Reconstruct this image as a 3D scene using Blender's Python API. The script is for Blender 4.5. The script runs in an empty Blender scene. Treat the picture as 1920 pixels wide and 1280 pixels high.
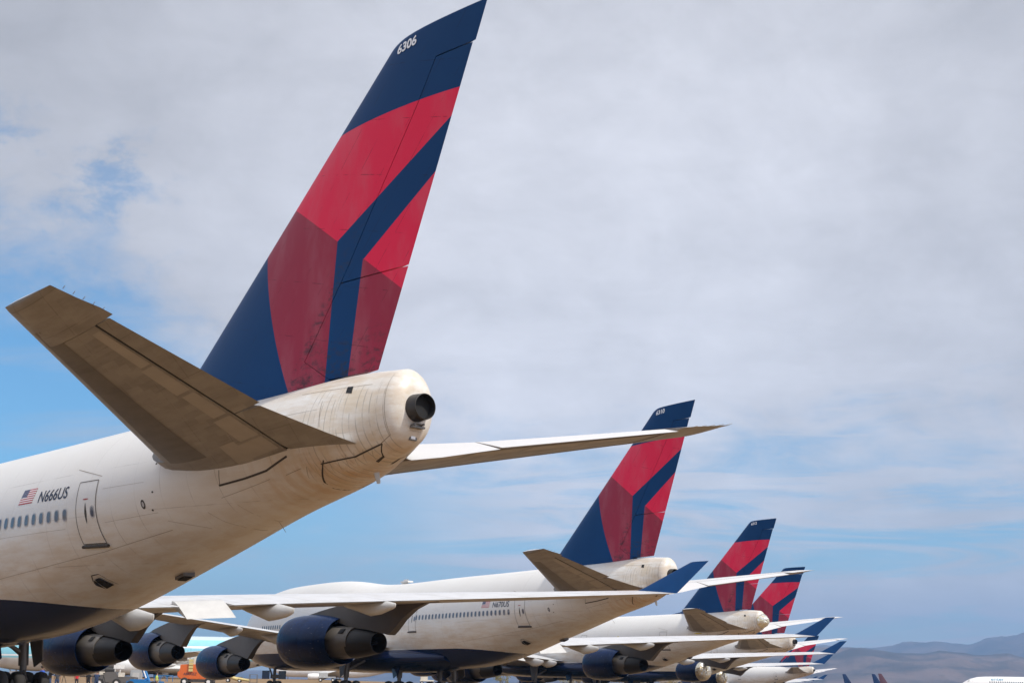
import bpy, bmesh, math, random
import numpy as np
from mathutils import Vector, Matrix, noise as mnoise
R = math.radians
random.seed(7)
sc = bpy.context.scene
COL = sc.collection

# ------------------------------------------------------------------ camera
PITCH, ROLL, CAM_H, FPX = 0.240595, 0.015480, 0.6409, 2651.4
cam_d = bpy.data.cameras.new('camera'); cam = bpy.data.objects.new('camera', cam_d); COL.objects.link(cam)
cam_d.sensor_fit = 'HORIZONTAL'; cam_d.sensor_width = 36; cam_d.lens = FPX / 1920 * 36
cam_d.clip_start = 0.1; cam_d.clip_end = 60000
FW = Vector((0, math.cos(PITCH), math.sin(PITCH))); U0 = Vector((0, -math.sin(PITCH), math.cos(PITCH))); R0 = Vector((1, 0, 0))
CR = R0 * math.cos(ROLL) + U0 * math.sin(ROLL); CU = -R0 * math.sin(ROLL) + U0 * math.cos(ROLL)
M = Matrix((CR, CU, -FW)).transposed().to_4x4(); M.translation = Vector((0, 0, CAM_H)); cam.matrix_world = M
sc.camera = cam

def px_dir(px, py):
    return (FW + CR * ((px - 960) / FPX) - CU * ((py - 640) / FPX))
def px_at(px, py, Y):                      # point of the view ray through a photo pixel at world depth Y
    d = px_dir(px, py); return Vector((0, 0, CAM_H)) + d * (Y / d.y)

# ------------------------------------------------------------------ light
SUN_EL = R(50); SUN_H = Vector((0.78, -0.62, 0)).normalized()
SUN_DIR = (SUN_H * math.cos(SUN_EL) + Vector((0, 0, math.sin(SUN_EL)))).normalized()
sun_d = bpy.data.lights.new('sun', 'SUN'); sun = bpy.data.objects.new('sun', sun_d); COL.objects.link(sun)
sun_d.energy = 2.8; sun_d.angle = R(1.0); sun_d.color = (1.0, 0.94, 0.84)
sun.rotation_euler = (-SUN_DIR).to_track_quat('-Z', 'Y').to_euler()
sc.view_settings.view_transform = 'Standard'; sc.view_settings.look = 'None'
sc.view_settings.exposure = 0.4; sc.view_settings.gamma = 1.0; sc.view_settings.use_curve_mapping = False
sc.cycles.max_bounces = 6; sc.cycles.volume_bounces = 0

# ------------------------------------------------------------------ node helpers
class NT:
    def __init__(s, tree): s.t = tree; s.n = tree.nodes; s.l = tree.links
    def new(s, kind, **kw):
        o = s.n.new(kind)
        for k, v in kw.items(): setattr(o, k, v)
        return o
    def put(s, sock, v):
        if isinstance(v, bpy.types.NodeSocket): s.l.new(v, sock)
        else: sock.default_value = v
    def m(s, op, a, b=0.0, c=None, clamp=False):
        o = s.new('ShaderNodeMath', operation=op, use_clamp=clamp); s.put(o.inputs[0], a); s.put(o.inputs[1], b)
        if c is not None: s.put(o.inputs[2], c)
        return o.outputs[0]
    def add(s, a, b): return s.m('ADD', a, b)
    def sub(s, a, b): return s.m('SUBTRACT', a, b)
    def mul(s, a, b): return s.m('MULTIPLY', a, b)
    def gt(s, a, b): return s.m('GREATER_THAN', a, b)
    def lt(s, a, b): return s.m('LESS_THAN', a, b)
    def ss(s, v, a, b):                     # smoothstep between a and b (a may exceed b)
        o = s.new('ShaderNodeMapRange', interpolation_type='SMOOTHSTEP')
        s.put(o.inputs[0], v)
        if a < b: s.put(o.inputs[1], a); s.put(o.inputs[2], b); s.put(o.inputs[3], 0.0); s.put(o.inputs[4], 1.0)
        else: s.put(o.inputs[1], b); s.put(o.inputs[2], a); s.put(o.inputs[3], 1.0); s.put(o.inputs[4], 0.0)
        return o.outputs[0]
    def mix(s, f, a, b):
        o = s.new('ShaderNodeMix', data_type='RGBA'); s.put(o.inputs[0], f)
        s.put(o.inputs[6], c4(a)); s.put(o.inputs[7], c4(b)); return o.outputs[2]
    def xyz(s, v):
        o = s.new('ShaderNodeSeparateXYZ'); s.l.new(v, o.inputs[0]); return o.outputs
    def comb(s, x, y, z):
        o = s.new('ShaderNodeCombineXYZ'); s.put(o.inputs[0], x); s.put(o.inputs[1], y); s.put(o.inputs[2], z); return o.outputs[0]
    def noise(s, v, scale, detail=4, rough=0.55, dist=0.0):
        o = s.new('ShaderNodeTexNoise'); s.l.new(v, o.inputs['Vector']); o.inputs['Scale'].default_value = scale
        o.inputs['Detail'].default_value = detail; o.inputs['Roughness'].default_value = rough; o.inputs['Distortion'].default_value = dist
        return o.outputs['Fac']
    def vmul(s, v, k):
        o = s.new('ShaderNodeVectorMath', operation='MULTIPLY'); s.l.new(v, o.inputs[0]); o.inputs[1].default_value = k; return o.outputs[0]
    def line(s, x, spacing, width):         # 1 on thin lines repeated along x
        f = s.m('FRACT', s.m('DIVIDE', x, spacing)); return s.lt(s.m('ABSOLUTE', s.sub(f, 0.5)), width / spacing / 2)
def c4(c):
    if isinstance(c, (tuple, list)): return tuple(c) if len(c) == 4 else (*c, 1.0)
    return c

def mat(name, color=(.5, .5, .5), rough=0.5, metal=0.0, coat=0.0, spec=0.5, build=None, bump=None):
    m = bpy.data.materials.new(name); m.use_nodes = True; t = NT(m.node_tree)
    b = t.n['Principled BSDF']; b.inputs['Roughness'].default_value = rough; b.inputs['Metallic'].default_value = metal
    b.inputs['Coat Weight'].default_value = coat; b.inputs['Coat Roughness'].default_value = 0.12
    b.inputs['Specular IOR Level'].default_value = spec
    co = t.new('ShaderNodeTexCoord').outputs['Object']
    if build: build(t, b, co)
    else:
        n = t.noise(co, 1.7, 5, 0.6)
        k = t.add(t.mul(t.sub(n, 0.5), 0.35), 1.0)
        v = t.new('ShaderNodeVectorMath', operation='SCALE'); v.inputs[0].default_value = color; t.l.new(k, v.inputs['Scale'])
        t.l.new(v.outputs[0], b.inputs['Base Color'])
    if bump:
        sc_, st = bump; nb = t.noise(co, sc_, 4, 0.6)
        bp = t.new('ShaderNodeBump'); bp.inputs['Strength'].default_value = st; bp.inputs['Distance'].default_value = 0.02
        t.l.new(nb, bp.inputs['Height']); t.l.new(bp.outputs[0], b.inputs['Normal'])
    return m

# ------------------------------------------------------------------ world
w = bpy.data.worlds.new('World'); sc.world = w; w.use_nodes = True
t = NT(w.node_tree); bg = t.n['Background']; bg.inputs['Strength'].default_value = 0.10
sky = t.new('ShaderNodeTexSky', sky_type='NISHITA', sun_disc=False); sky.sun_elevation = SUN_EL
sky.sun_rotation = math.atan2(SUN_H.x, SUN_H.y); sky.altitude = 600; sky.air_density = 1.0; sky.dust_density = 0.6; sky.ozone_density = 1.6
D = t.new('ShaderNodeTexCoord').outputs['Generated']; dx, dy, dz = t.xyz(D)
up = t.m('MAXIMUM', dz, 0.0)
den = t.add(up, 0.10)
pl_ = t.comb(t.m('DIVIDE', dx, den), t.m('DIVIDE', dy, den), 0.0)
el = t.mul(t.m('ARCSINE', t.m('MAXIMUM', t.m('MINIMUM', dz, 0.9999), -0.9999)), 57.2958)
az = t.mul(t.m('ARCTAN2', dx, dy), 57.2958)
big = t.noise(pl_, 0.9, 5, 0.55, 0.6); fine = t.noise(t.vmul(pl_, (1.0, 1.35, 1)), 2.4, 8, 0.62, 0.5)
edge = t.add(7.6, t.mul(7.2, t.ss(az, -7.0, -19.0)))            # height in degrees of the cloud deck's far rim
edge = t.sub(edge, t.mul(22.0, t.ss(t.m('ABSOLUTE', az), 60.0, 120.0)))
nz = t.add(t.add(t.mul(t.sub(big, 0.5), 7.0), t.mul(t.sub(fine, 0.5), 4.0)), t.mul(t.sub(t.noise(t.vmul(t.comb(az, el, 5.0), (1, 2.0, 1)), .22, 8, .62, .6), .5), 7.5))
deck = t.ss(t.add(t.sub(el, edge), nz), -2.4, 4.2)
wisps = t.mul(t.ss(t.noise(t.vmul(t.comb(az, el, 0.0), (0.05, 0.42, 1)), 1.0, 8, 0.62, 0.7), 0.50, 0.78), 0.75)
w2 = t.mul(t.ss(t.noise(t.vmul(t.comb(az, el, 3.0), (0.075, 0.62, 1)), 1.0, 9, 0.66, 1.1), 0.33, 0.60), t.mul(0.80, t.ss(az, -9.0, 2.0)))
wisps = t.m('MAXIMUM', wisps, w2); wisps = t.add(wisps, t.mul(0.42, t.ss(el, 7.0, 0.5))); wisps = t.add(wisps, t.mul(0.14, t.ss(az, -16.0, -6.0)))
holes = t.mul(t.ss(t.noise(t.vmul(t.comb(az, el, 0.0), (0.26, 0.44, 1)), 1.0, 9, 0.66, 0.25), 0.46, 0.68), t.mul(t.ss(az, -12.5, -16.5), t.ss(el, 23.0, 20.0)))
cover = t.m('MAXIMUM', t.mul(deck, t.sub(1.0, t.mul(holes, 0.60))), wisps)
cover = t.m('MINIMUM', cover, 0.985)
cb = t.add(0.86, t.add(t.mul(0.30, t.sub(big, 0.5)), t.mul(0.22, t.sub(fine, 0.5))))
blot = t.noise(t.vmul(t.comb(az, el, 7.0), (1, 1.35, 1)), .11, 7, .6, .5)
puff = t.noise(t.vmul(t.comb(az, el, 2.0), (1, 1.6, 1)), .30, 8, .60, .4)
cb = t.add(cb, t.add(t.mul(.36, t.sub(blot, .5)), t.mul(.24, t.sub(puff, .5))))
cb = t.mul(cb, t.sub(1.0, t.mul(.14, t.mul(t.ss(el, 18.0, 30.0), t.ss(el, 60.0, 40.0)))))
cb = t.mul(cb, t.add(1.0, t.mul(.45, t.ss(t.m('ABSOLUTE', az), 32.0, 70.0))))
cb = t.mul(cb, t.add(0.77, t.mul(0.31, t.ss(t.m('ABSOLUTE', t.add(az, -4.0)), 26.0, 3.0))))
sdv = t.new('ShaderNodeVectorMath', operation='DOT_PRODUCT'); t.l.new(D, sdv.inputs[0]); sdv.inputs[1].default_value = SUN_DIR
cb = t.mul(cb, t.add(1.0, t.mul(1.5, t.m('POWER', t.m('MAXIMUM', sdv.outputs['Value'], 0.0), 4.0))))   # thin cloud is brightest round the sun
vs = t.new('ShaderNodeVectorMath', operation='SCALE'); vs.inputs[0].default_value = (6.55, 6.63, 7.18); t.l.new(cb, vs.inputs['Scale'])
sv = t.vmul(sky.outputs[0], (.54, .95, 1.12))
t.l.new(t.mix(cover, sv, vs.outputs[0]), bg.inputs['Color'])

# ------------------------------------------------------------------ mesh helpers
def obj(name, bm, mats, parent=None, smooth=40, recalc=True):
    if recalc: bmesh.ops.recalc_face_normals(bm, faces=bm.faces)
    me = bpy.data.meshes.new(name); bm.to_mesh(me); bm.free()
    if not isinstance(mats, (list, tuple)): mats = [mats]
    for m in mats: me.materials.append(m)
    if smooth:
        me.polygons.foreach_set('use_smooth', [True] * len(me.polygons)); me.set_sharp_from_angle(angle=R(smooth))
    o = bpy.data.objects.new(name, me); COL.objects.link(o)
    if parent: o.parent = parent
    return o
def thing(name, label, cat, loc=(0, 0, 0), rz=0.0, group=None):
    o = bpy.data.objects.new(name, None); COL.objects.link(o); o.location = loc; o.rotation_euler = (0, 0, rz)
    o.empty_display_size = 0.5; o['label'] = label; o['category'] = cat
    if group: o['group'] = group
    return o
def struct(name, bm, m, kind='structure', smooth=0):
    o = obj(name, bm, m, None, smooth); o['kind'] = kind; return o
def tag(o, label, cat, group=None):
    o['label'] = label; o['category'] = cat
    if group: o['group'] = group
    return o
def ring_loft(bm, rings, cap0=True, cap1=True, mi=0, closed=True):
    vs = [[bm.verts.new(p) for p in r] for r in rings]; n = len(rings[0])
    for a, b in zip(vs[:-1], vs[1:]):
        for i in range(n if closed else n - 1):
            j = (i + 1) % n
            try: bm.faces.new((a[i], a[j], b[j], b[i])).material_index = mi
            except ValueError: pass
    for c, r in ((cap0, vs[0]), (cap1, vs[-1])):
        if c:
            try: bm.faces.new(r).material_index = mi
            except ValueError: pass
    return vs
def lathe(bm, prof, origin=(0, 0, 0), n=32, axis='x', mi=0, cap0=False, cap1=False):
    o = Vector(origin); rings = []
    for a, r in prof:
        ring = []
        for k in range(n):
            th = 2 * math.pi * k / n; c, s = r * math.cos(th), r * math.sin(th)
            ring.append(o + (Vector((a, c, s)) if axis == 'x' else Vector((c, a, s)) if axis == 'y' else Vector((c, s, a))))
        rings.append(ring)
    ring_loft(bm, rings, cap0, cap1, mi)
def box(bm, c, s, mi=0, rot=None):
    x, y, z = s[0] / 2, s[1] / 2, s[2] / 2; q = rot or Matrix.Identity(3)
    v = [bm.verts.new(Vector(c) + q @ Vector((a * x, b * y, d * z))) for a in (-1, 1) for b in (-1, 1) for d in (-1, 1)]
    for f in ((0, 1, 3, 2), (4, 6, 7, 5), (0, 4, 5, 1), (2, 3, 7, 6), (0, 2, 6, 4), (1, 5, 7, 3)):
        bm.faces.new([v[i] for i in f]).material_index = mi
def tube(bm, a, b, r0, r1=None, n=12, mi=0):
    a, b = Vector(a), Vector(b); r1 = r0 if r1 is None else r1
    q = (b - a).to_track_quat('Z', 'Y'); rings = []
    for p, r in ((a, r0), (b, r1)):
        rings.append([p + q @ Vector((r * math.cos(2 * math.pi * k / n), r * math.sin(2 * math.pi * k / n), 0)) for k in range(n)])
    ring_loft(bm, rings, True, True, mi)
def naca(u, t):
    return 5 * t * (.2969 * math.sqrt(max(u, 0)) - .126 * u - .3516 * u * u + .2843 * u ** 3 - .1036 * u ** 4)
def foil(bm, st, n=14, mi=0, ranges=None):
    """st: (LE, TE, thickness ratio, thickness direction[, u0, u1]); lofts an aerofoil between u0 and u1 of the chord"""
    rings = []
    for s in st:
        LE, TE, tr, nd = Vector(s[0]), Vector(s[1]), s[2], Vector(s[3]); u0, u1 = (s[4], s[5]) if len(s) > 4 else (0.0, 1.0)
        ch = (TE - LE).length
        us = [u0 + (u1 - u0) * (1 - math.cos(math.pi * k / n)) / 2 for k in range(n + 1)]
        top = [LE + (TE - LE) * u + nd * (naca(u, tr) * ch) for u in us]
        bot = [LE + (TE - LE) * u - nd * (naca(u, tr) * ch) for u in us]
        rings.append(top[::-1] + bot[1 if u0 == 0 else 0:])
    ring_loft(bm, rings)
def spline(X, Y):
    X, Y = np.array(X, float), np.array(Y, float); n = len(X); h = np.diff(X); A = np.eye(n); r = np.zeros(n)
    for i in range(1, n - 1):
        A[i, i-1], A[i, i], A[i, i+1] = h[i-1], 2 * (h[i-1] + h[i]), h[i]
        r[i] = 6 * ((Y[i+1] - Y[i]) / h[i] - (Y[i] - Y[i-1]) / h[i-1])
    Mm = np.linalg.solve(A, r)
    def f(x):
        k = min(max(int(np.searchsorted(X, x)) - 1, 0), n - 2); a, b, H = X[k+1] - x, x - X[k], h[k]
        return float(Mm[k]*a**3/(6*H) + Mm[k+1]*b**3/(6*H) + (Y[k]/H - Mm[k]*H/6)*a + (Y[k+1]/H - Mm[k+1]*H/6)*b)
    return f
def lerp_f(X, Y):
    return lambda x: float(np.interp(x, X, Y))

# ------------------------------------------------------------------ materials
def white_paint(belly, belly_rgb, stripe=None, base=(.71, .695, .665)):
    def build(t, b, co):
        x, y, z = t.xyz(co)
        mott = t.noise(co, 0.35, 6, 0.6); streak = t.noise(t.vmul(co, (0.35, 1.2, 2.2)), 1.3, 6, 0.65); run = t.noise(t.vmul(co, (3.2, 1.0, 0.35)), 1.0, 6, 0.65)
        col = t.mix(t.mul(t.ss(mott, .42, .72), .35), base, (.66, .63, .59))
        low = t.ss(z, 7.2, 4.6)
        # tan streaks low on the skin, weathered staining towards the tail
        tan_streak = t.mul(t.ss(streak, .36, .66), t.m('MAXIMUM', t.mul(low, .45), t.mul(t.ss(x, 56, 66), .55)))
        col = t.mix(tan_streak, col, (.50, .37, .235))
        rear = t.mul(t.mul(t.ss(x, 59.5, 65.5), t.ss(z, 7.7, 6.2)), t.add(.36, t.mul(.62, t.ss(run, .38, .66))))
        col = t.mix(rear, col, (.50, .31, .15))
        # skin lap joints and rows of rivets
        fr = t.mul(t.line(x, 1.27, .022), t.add(.10, t.mul(.45, t.ss(run, .45, .65))))
        zl = t.m('MAXIMUM', t.line(t.add(z, .62), 1.46, .016), 0.0)
        col = t.mix(t.m('MAXIMUM', fr, t.mul(zl, t.mul(.50, t.ss(streak, .45, .62)))), col, (.20, .17, .15))
        pbr = t.new('ShaderNodeTexBrick'); t.l.new(t.comb(x, z, 0.0), pbr.inputs['Vector']); pbr.inputs['Scale'].default_value = .9; pbr.inputs['Mortar Size'].default_value = 0.0; pbr.inputs['Color1'].default_value = (0, 0, 0, 1); pbr.inputs['Color2'].default_value = (1, 1, 1, 1)
        col = t.mix(t.mul(t.mul(pbr.outputs['Color'], .26), t.ss(x, 57.0, 63.0)), col, (.50, .42, .32))
        tan_ = t.mul(t.ss(t.noise(t.vmul(co, (.9, 1, 1.3)), .9, 5, .6), .44, .66), t.mul(t.ss(x, 62.5, 64.8), .50)); col = t.mix(tan_, col, (.56, .45, .30))
        dense = t.mul(t.mul(t.line(x, .205, .030), t.mul(t.ss(x, 64.0, 64.3), t.ss(x, 67.15, 67.0))), t.mul(t.ss(t.noise(t.vmul(co, (2.5, 1, .9)), 1.3, 3, .6), .38, .54), t.ss(z, 8.9, 8.5)))
        col = t.mix(t.mul(dense, .48), col, (.22, .19, .16))
        if stripe:
            col = t.mix(t.gt(z, stripe[0]), col, stripe[2]); col = t.mix(t.mul(t.gt(z, stripe[1]), t.lt(z, stripe[1] + .45)), col, (.82, .82, .80))
        if belly:
            dxx = t.m('MAXIMUM', t.sub(x, 44.0), 0.0)
            zb = t.sub(3.66, t.mul(.0088, t.mul(dxx, dxx)))
            nav = t.lt(z, zb); col = t.mix(nav, col, belly_rgb)
            t.l.new(t.add(.36, t.mul(nav, -.18)), b.inputs['Roughness']); t.l.new(t.add(.5, t.mul(nav, -.24)), b.inputs['Specular IOR Level'])
        t.l.new(col, b.inputs['Base Color'])
    return mat('aircraft white paint', rough=.36, coat=.0, build=build)
NAVY = (.0030, .040, .135)
M_WHITE = white_paint(True, (.004, .016, .060))
def fin_paint(t, b, co):
    x, y, z = t.xyz(co)
    yy = t.sub(t.m('ABSOLUTE', y), .25); x = t.sub(x, t.mul(1.27, yy)); z = t.add(z, t.mul(.33, yy))
    red, dark = (.74, .022, .072), (.29, .028, .055)
    lin = lambda x0, z0, k: t.add(z0, t.mul(k, t.sub(x, x0)))       # z of a slanted line at x
    br = lin(61.21, 15.08, -.6626); st_up = lin(63.64, 13.47, .484); st_lo = lin(64.99, 12.66, .584); br3 = lin(64.99, 12.66, -.665)
    q = t.sub(x, 65.4); topl = t.sub(16.88, t.mul(.011, t.mul(q, q)))
    n1 = t.noise(co, .6, 5, .6); base = t.mix(t.mul(t.ss(n1, .4, .7), .25), NAVY, (.0055, .050, .155))
    r1 = t.mul(t.mul(t.lt(z, topl), t.gt(z, br)), t.gt(z, st_up))
    d = t.sub(14.0, z); lf = t.add(59.8, t.add(t.mul(.1266, d), t.mul(.0474, t.mul(d, d))))
    sl = t.sub(63.65, t.mul(.081, t.sub(13.47, z))); sr = t.sub(64.95, t.mul(.15, t.sub(12.66, z)))
    r2 = t.mul(t.mul(t.lt(z, br), t.gt(x, lf)), t.lt(x, sl))
    r3 = t.mul(t.lt(z, st_lo), t.gt(z, br3)); r4 = t.mul(t.lt(z, br3), t.gt(x, sr))
    r2 = t.mul(r2, t.lt(z, 13.9 + 1.2))
    col = t.mix(r1, base, red); col = t.mix(r2, col, dark); col = t.mix(r3, col, red); col = t.mix(t.mul(r4, t.gt(x, 64.0)), col, dark)
    fade_sheen = t.noise(t.vmul(co, (1, 1, .4)), .8, 5, .6); anyred = t.m('MAXIMUM', t.m('MAXIMUM', r1, r2), t.m('MAXIMUM', r3, r4)); col = t.mix(t.mul(t.mul(t.ss(fade_sheen, .42, .72), .20), anyred), col, (.46, .24, .27))  # fading and a paler sheen, both put into the colour of the reds
    # exhaust soot and hydraulic fluid streaks that blow aft and up from the hinge
    hd = t.sub(x, t.add(64.06, t.mul(.725, t.sub(z, 12.51))))
    soot = t.mul(t.noise(t.vmul(co, (2.4, 1, 5.0)), 1.4, 7, .7), 1.0)
    s1 = t.mul(t.ss(soot, .47, .66), t.mul(t.ss(z, 11.0, 9.6), t.ss(hd, -.4, .4)))
    s2 = t.mul(t.ss(soot, .46, .64), t.mul(t.ss(t.m('ABSOLUTE', t.add(hd, .15)), .55, .05), t.ss(z, 15.2, 11.0)))
    col = t.mix(t.mul(t.m('MAXIMUM', s1, s2), .75), col, (.035, .033, .040))
    rib = t.noise(t.vmul(co, (1, 1, 1)), 2.2, 4, .6); pl = t.m('MAXIMUM', t.line(t.sub(x, t.mul(.95, z)), 1.3, .022), t.line(t.add(z, t.mul(.25, x)), 1.7, .020)); col = t.mix(t.mul(pl, t.mul(.55, t.ss(rib, .46, .62))), col, (.01, .01, .015))
    t.l.new(col, b.inputs['Base Color'])
M_FIN = mat('navy and red tail paint', rough=.40, spec=.11, build=fin_paint)
def grey_skin(t, b, co):
    x, y, z = t.xyz(co); ya = t.m('ABSOLUTE', y)
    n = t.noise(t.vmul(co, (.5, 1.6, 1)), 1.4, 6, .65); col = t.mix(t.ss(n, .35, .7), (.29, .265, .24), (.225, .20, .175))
    sw = t.sub(x, ya)                                     # lines parallel to the swept spar
    pb = t.new('ShaderNodeTexBrick'); t.l.new(t.comb(t.sub(x, t.mul(.9, ya)), ya, 0.0), pb.inputs['Vector']); pb.inputs['Scale'].default_value = .8; pb.inputs['Mortar Size'].default_value = .0; pb.inputs['Color1'].default_value = (1, 1, 1, 1); pb.inputs['Color2'].default_value = (.74, .73, .72, 1)
    mx = t.new('ShaderNodeMix', data_type='RGBA', blend_type='MULTIPLY'); mx.inputs[0].default_value = .8; t.l.new(col, mx.inputs[6]); t.l.new(pb.outputs['Color'], mx.inputs[7]); col = mx.outputs[2]
    ln = t.m('MAXIMUM', t.line(sw, 1.35, .024), t.line(ya, 1.15, .024)); col = t.mix(t.mul(ln, t.mul(.85, t.ss(n, .38, .6))), col, (.12, .10, .085))
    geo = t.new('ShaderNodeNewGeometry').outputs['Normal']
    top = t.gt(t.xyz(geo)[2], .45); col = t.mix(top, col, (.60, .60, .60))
    t.l.new(col, b.inputs['Base Color'])
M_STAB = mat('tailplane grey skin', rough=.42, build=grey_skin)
def grey_dark(t, b, co):
    n = t.noise(t.vmul(co, (.5, 1.6, 1)), 1.4, 6, .65); col = t.mix(t.ss(n, .35, .7), (.135, .118, .10), (.10, .086, .072)); t.l.new(col, b.inputs['Base Color'])
M_SPAR = mat('dark spar panel', rough=.45, build=grey_dark)
M_PATCH = mat('lighter access panel', (.34, .305, .27), rough=.45)
def wing_skin(t, b, co):
    x, y, z = t.xyz(co); ya = t.m('ABSOLUTE', y); n = t.noise(t.vmul(co, (.6, 1.0, 1)), 1.1, 6, .65)
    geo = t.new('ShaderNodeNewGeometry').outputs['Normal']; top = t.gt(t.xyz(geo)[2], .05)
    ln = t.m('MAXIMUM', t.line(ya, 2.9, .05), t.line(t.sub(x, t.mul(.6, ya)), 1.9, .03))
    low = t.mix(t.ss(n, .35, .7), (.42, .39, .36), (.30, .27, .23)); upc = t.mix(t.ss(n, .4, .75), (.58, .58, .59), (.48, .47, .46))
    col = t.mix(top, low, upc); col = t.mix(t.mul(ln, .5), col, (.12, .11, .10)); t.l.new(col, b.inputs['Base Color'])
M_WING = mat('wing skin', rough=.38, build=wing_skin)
def nav_paint(t, b, co):
    x, y, z = t.xyz(co)
    n = t.noise(co, 1.2, 6, .6); s = t.noise(t.vmul(co, (1, 4, 4)), 3.0, 6, .7)
    col = t.mix(t.ss(n, .4, .7), (.0015, .013, .055), (.0025, .018, .075)); col = t.mix(t.mul(t.ss(s, .62, .72), .5), col, (.30, .32, .36)); col = t.mix(t.mul(t.line(t.add(x, .2), 1.42, .03), .7), col, (.001, .003, .01)); t.l.new(col, b.inputs['Base Color'])
M_NAVY = mat('navy gloss paint', rough=.26, spec=.16, build=nav_paint)
M_WLET = mat('navy winglet paint', NAVY, rough=.4, spec=.14)
M_PYL = mat('pylon grey paint', (.10, .086, .075), rough=.5)
M_FAIR = mat('fairing grey paint', (.52, .51, .49), rough=.35, coat=.1)
M_METAL = mat('bare exhaust metal', (.18, .162, .142), rough=.45, metal=.3)
M_NOZ = mat('heat stained nozzle', (.024, .021, .019), rough=.5, metal=.1)
M_TUBE = mat('sooty exhaust tube', (.020, .018, .018), rough=.45)
M_BLACK = mat('black interior', (.008, .008, .009), rough=.8)
M_DARK = mat('dark seam', (.05, .042, .036), rough=.7)
M_SEAM = mat('fine joint', (.26, .21, .16), rough=.7)
M_SEAM2 = mat('door seal', (.13, .115, .10), rough=.7)
M_GLASS = mat('cabin window glass', (.10, .11, .14), rough=.08, spec=.8)
M_FRAME = mat('window frame grey', (.42, .41, .42), rough=.4)
M_TYRE = mat('tyre rubber', (.028, .026, .025), rough=.85)
M_STRUT = mat('gear steel', (.16, .15, .14), rough=.45, metal=.4)
M_INK = mat('navy lettering', (.012, .02, .05), rough=.5)
M_WTXT = mat('white lettering', (.80, .82, .86), rough=.5)
M_FRED = mat('flag red', (.42, .03, .05), rough=.5); M_FWHT = mat('flag white', (.76, .75, .73), rough=.5); M_FBLU = mat('flag blue', (.03, .045, .13), rough=.5)
M_RED = mat('red marking', (.36, .05, .045), rough=.5)
M_TAPE = mat('yellow tape', (.62, .50, .06), rough=.6)
def foil_m(t, b, co):
    n = t.noise(co, 3.5, 5, .65); col = t.mix(t.ss(n, .42, .66), (.80, .78, .73), (.66, .56, .30)); t.l.new(col, b.inputs['Base Color'])
    vo = t.new('ShaderNodeTexVoronoi'); t.l.new(co, vo.inputs['Vector']); vo.inputs['Scale'].default_value = 5.0
    bp = t.new('ShaderNodeBump'); bp.inputs['Strength'].default_value = .5; bp.inputs['Distance'].default_value = .10
    t.l.new(vo.outputs['Distance'], bp.inputs['Height']); t.l.new(bp.outputs[0], b.inputs['Normal'])
M_FOIL = mat('crinkled foil wrap', rough=.30, metal=.8, build=foil_m)

# ------------------------------------------------------------------ jumbo jet (x aft from the nose, y to starboard, z up)
FX = [0, .5, 1.5, 3, 5, 7.5, 10, 14, 18, 22, 25, 28, 31, 34, 40, 46, 50, 54, 58, 62, 65, 67]
FT = spline(FX, [4.7, 5.75, 6.75, 7.75, 9.1, 9.75, 9.98, 10.08, 10.1, 10.0, 9.75, 9.42, 9.26, 9.22, 9.26, 9.25, 9.24, 9.24, 9.22, 9.23, 9.28, 9.15])
FB = spline(FX, [4.7, 3.95, 3.25, 2.75, 2.42, 2.22, 2.14, 2.11, 2.11, 2.11, 2.11, 2.11, 2.12, 2.14, 2.18, 2.46, 3.11, 4.02, 4.89, 5.74, 6.38, 7.0])
FH = spline(FX, [.02, .95, 1.65, 2.30, 2.85, 3.12, 3.23, 3.26, 3.27, 3.27, 3.27, 3.27, 3.27, 3.27, 3.29, 3.24, 3.1, 2.81, 2.32, 1.83, 1.44, .79])
FM = spline(FX, [4.7, 4.8, 5.0, 5.2, 5.4, 5.5, 5.55, 5.6, 5.6, 5.6, 5.6, 5.6, 5.6, 5.6, 5.64, 5.74, 6.03, 6.45, 7.01, 7.5, 7.51, 8.09])
def fus_ring(x, n=72):
    a, b, h, m = FT(x), FB(x), FH(x), FM(x); out = []
    for k in range(n):
        th = 2 * math.pi * (k + .5) / n; c, s = math.cos(th), math.sin(th)
        out.append(Vector((x, h * c, m + (a - m) * s if s > 0 else m + (m - b) * s)))
    return out
def fus_y(x, z):                            # half width of the skin at x, z
    a, b, h, m = FT(x), FB(x), FH(x), FM(x); q = (z - m) / ((a - m) if z > m else (m - b))
    return h * math.sqrt(max(0.0, 1 - q * q))
def skin(x, z, off, s=-1):
    y = fus_y(x, z); e = .02
    ny = Vector((-(fus_y(x + e, z) - fus_y(x - e, z)) / (2 * e), 1, -(fus_y(x, z + e) - fus_y(x, z - e)) / (2 * e))).normalized()
    p = Vector((x, y, z)) + ny * off; p.y *= s; return p
def ribbon(bm, pts, wd, mi, off=.004, s=-1, step=.12):
    """a thin dark seam that follows the skin through (x, z) points"""
    P = []
    for (x0, z0), (x1, z1) in zip(pts[:-1], pts[1:]):
        k = max(1, int(math.hypot(x1 - x0, z1 - z0) / step)); P += [(x0 + (x1 - x0) * i / k, z0 + (z1 - z0) * i / k) for i in range(k)]
    P.append(pts[-1]); vs = []
    for i, (x, z) in enumerate(P):
        a, b = P[max(0, i - 1)], P[min(len(P) - 1, i + 1)]; dx_, dz_ = b[0] - a[0], b[1] - a[1]; L = math.hypot(dx_, dz_) or 1
        nx, nz_ = -dz_ / L * wd / 2, dx_ / L * wd / 2
        vs.append((bm.verts.new(skin(x + nx, z + nz_, off, s)), bm.verts.new(skin(x - nx, z - nz_, off, s))))
    for a, b in zip(vs[:-1], vs[1:]): bm.faces.new((a[0], a[1], b[1], b[0])).material_index = mi
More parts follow.
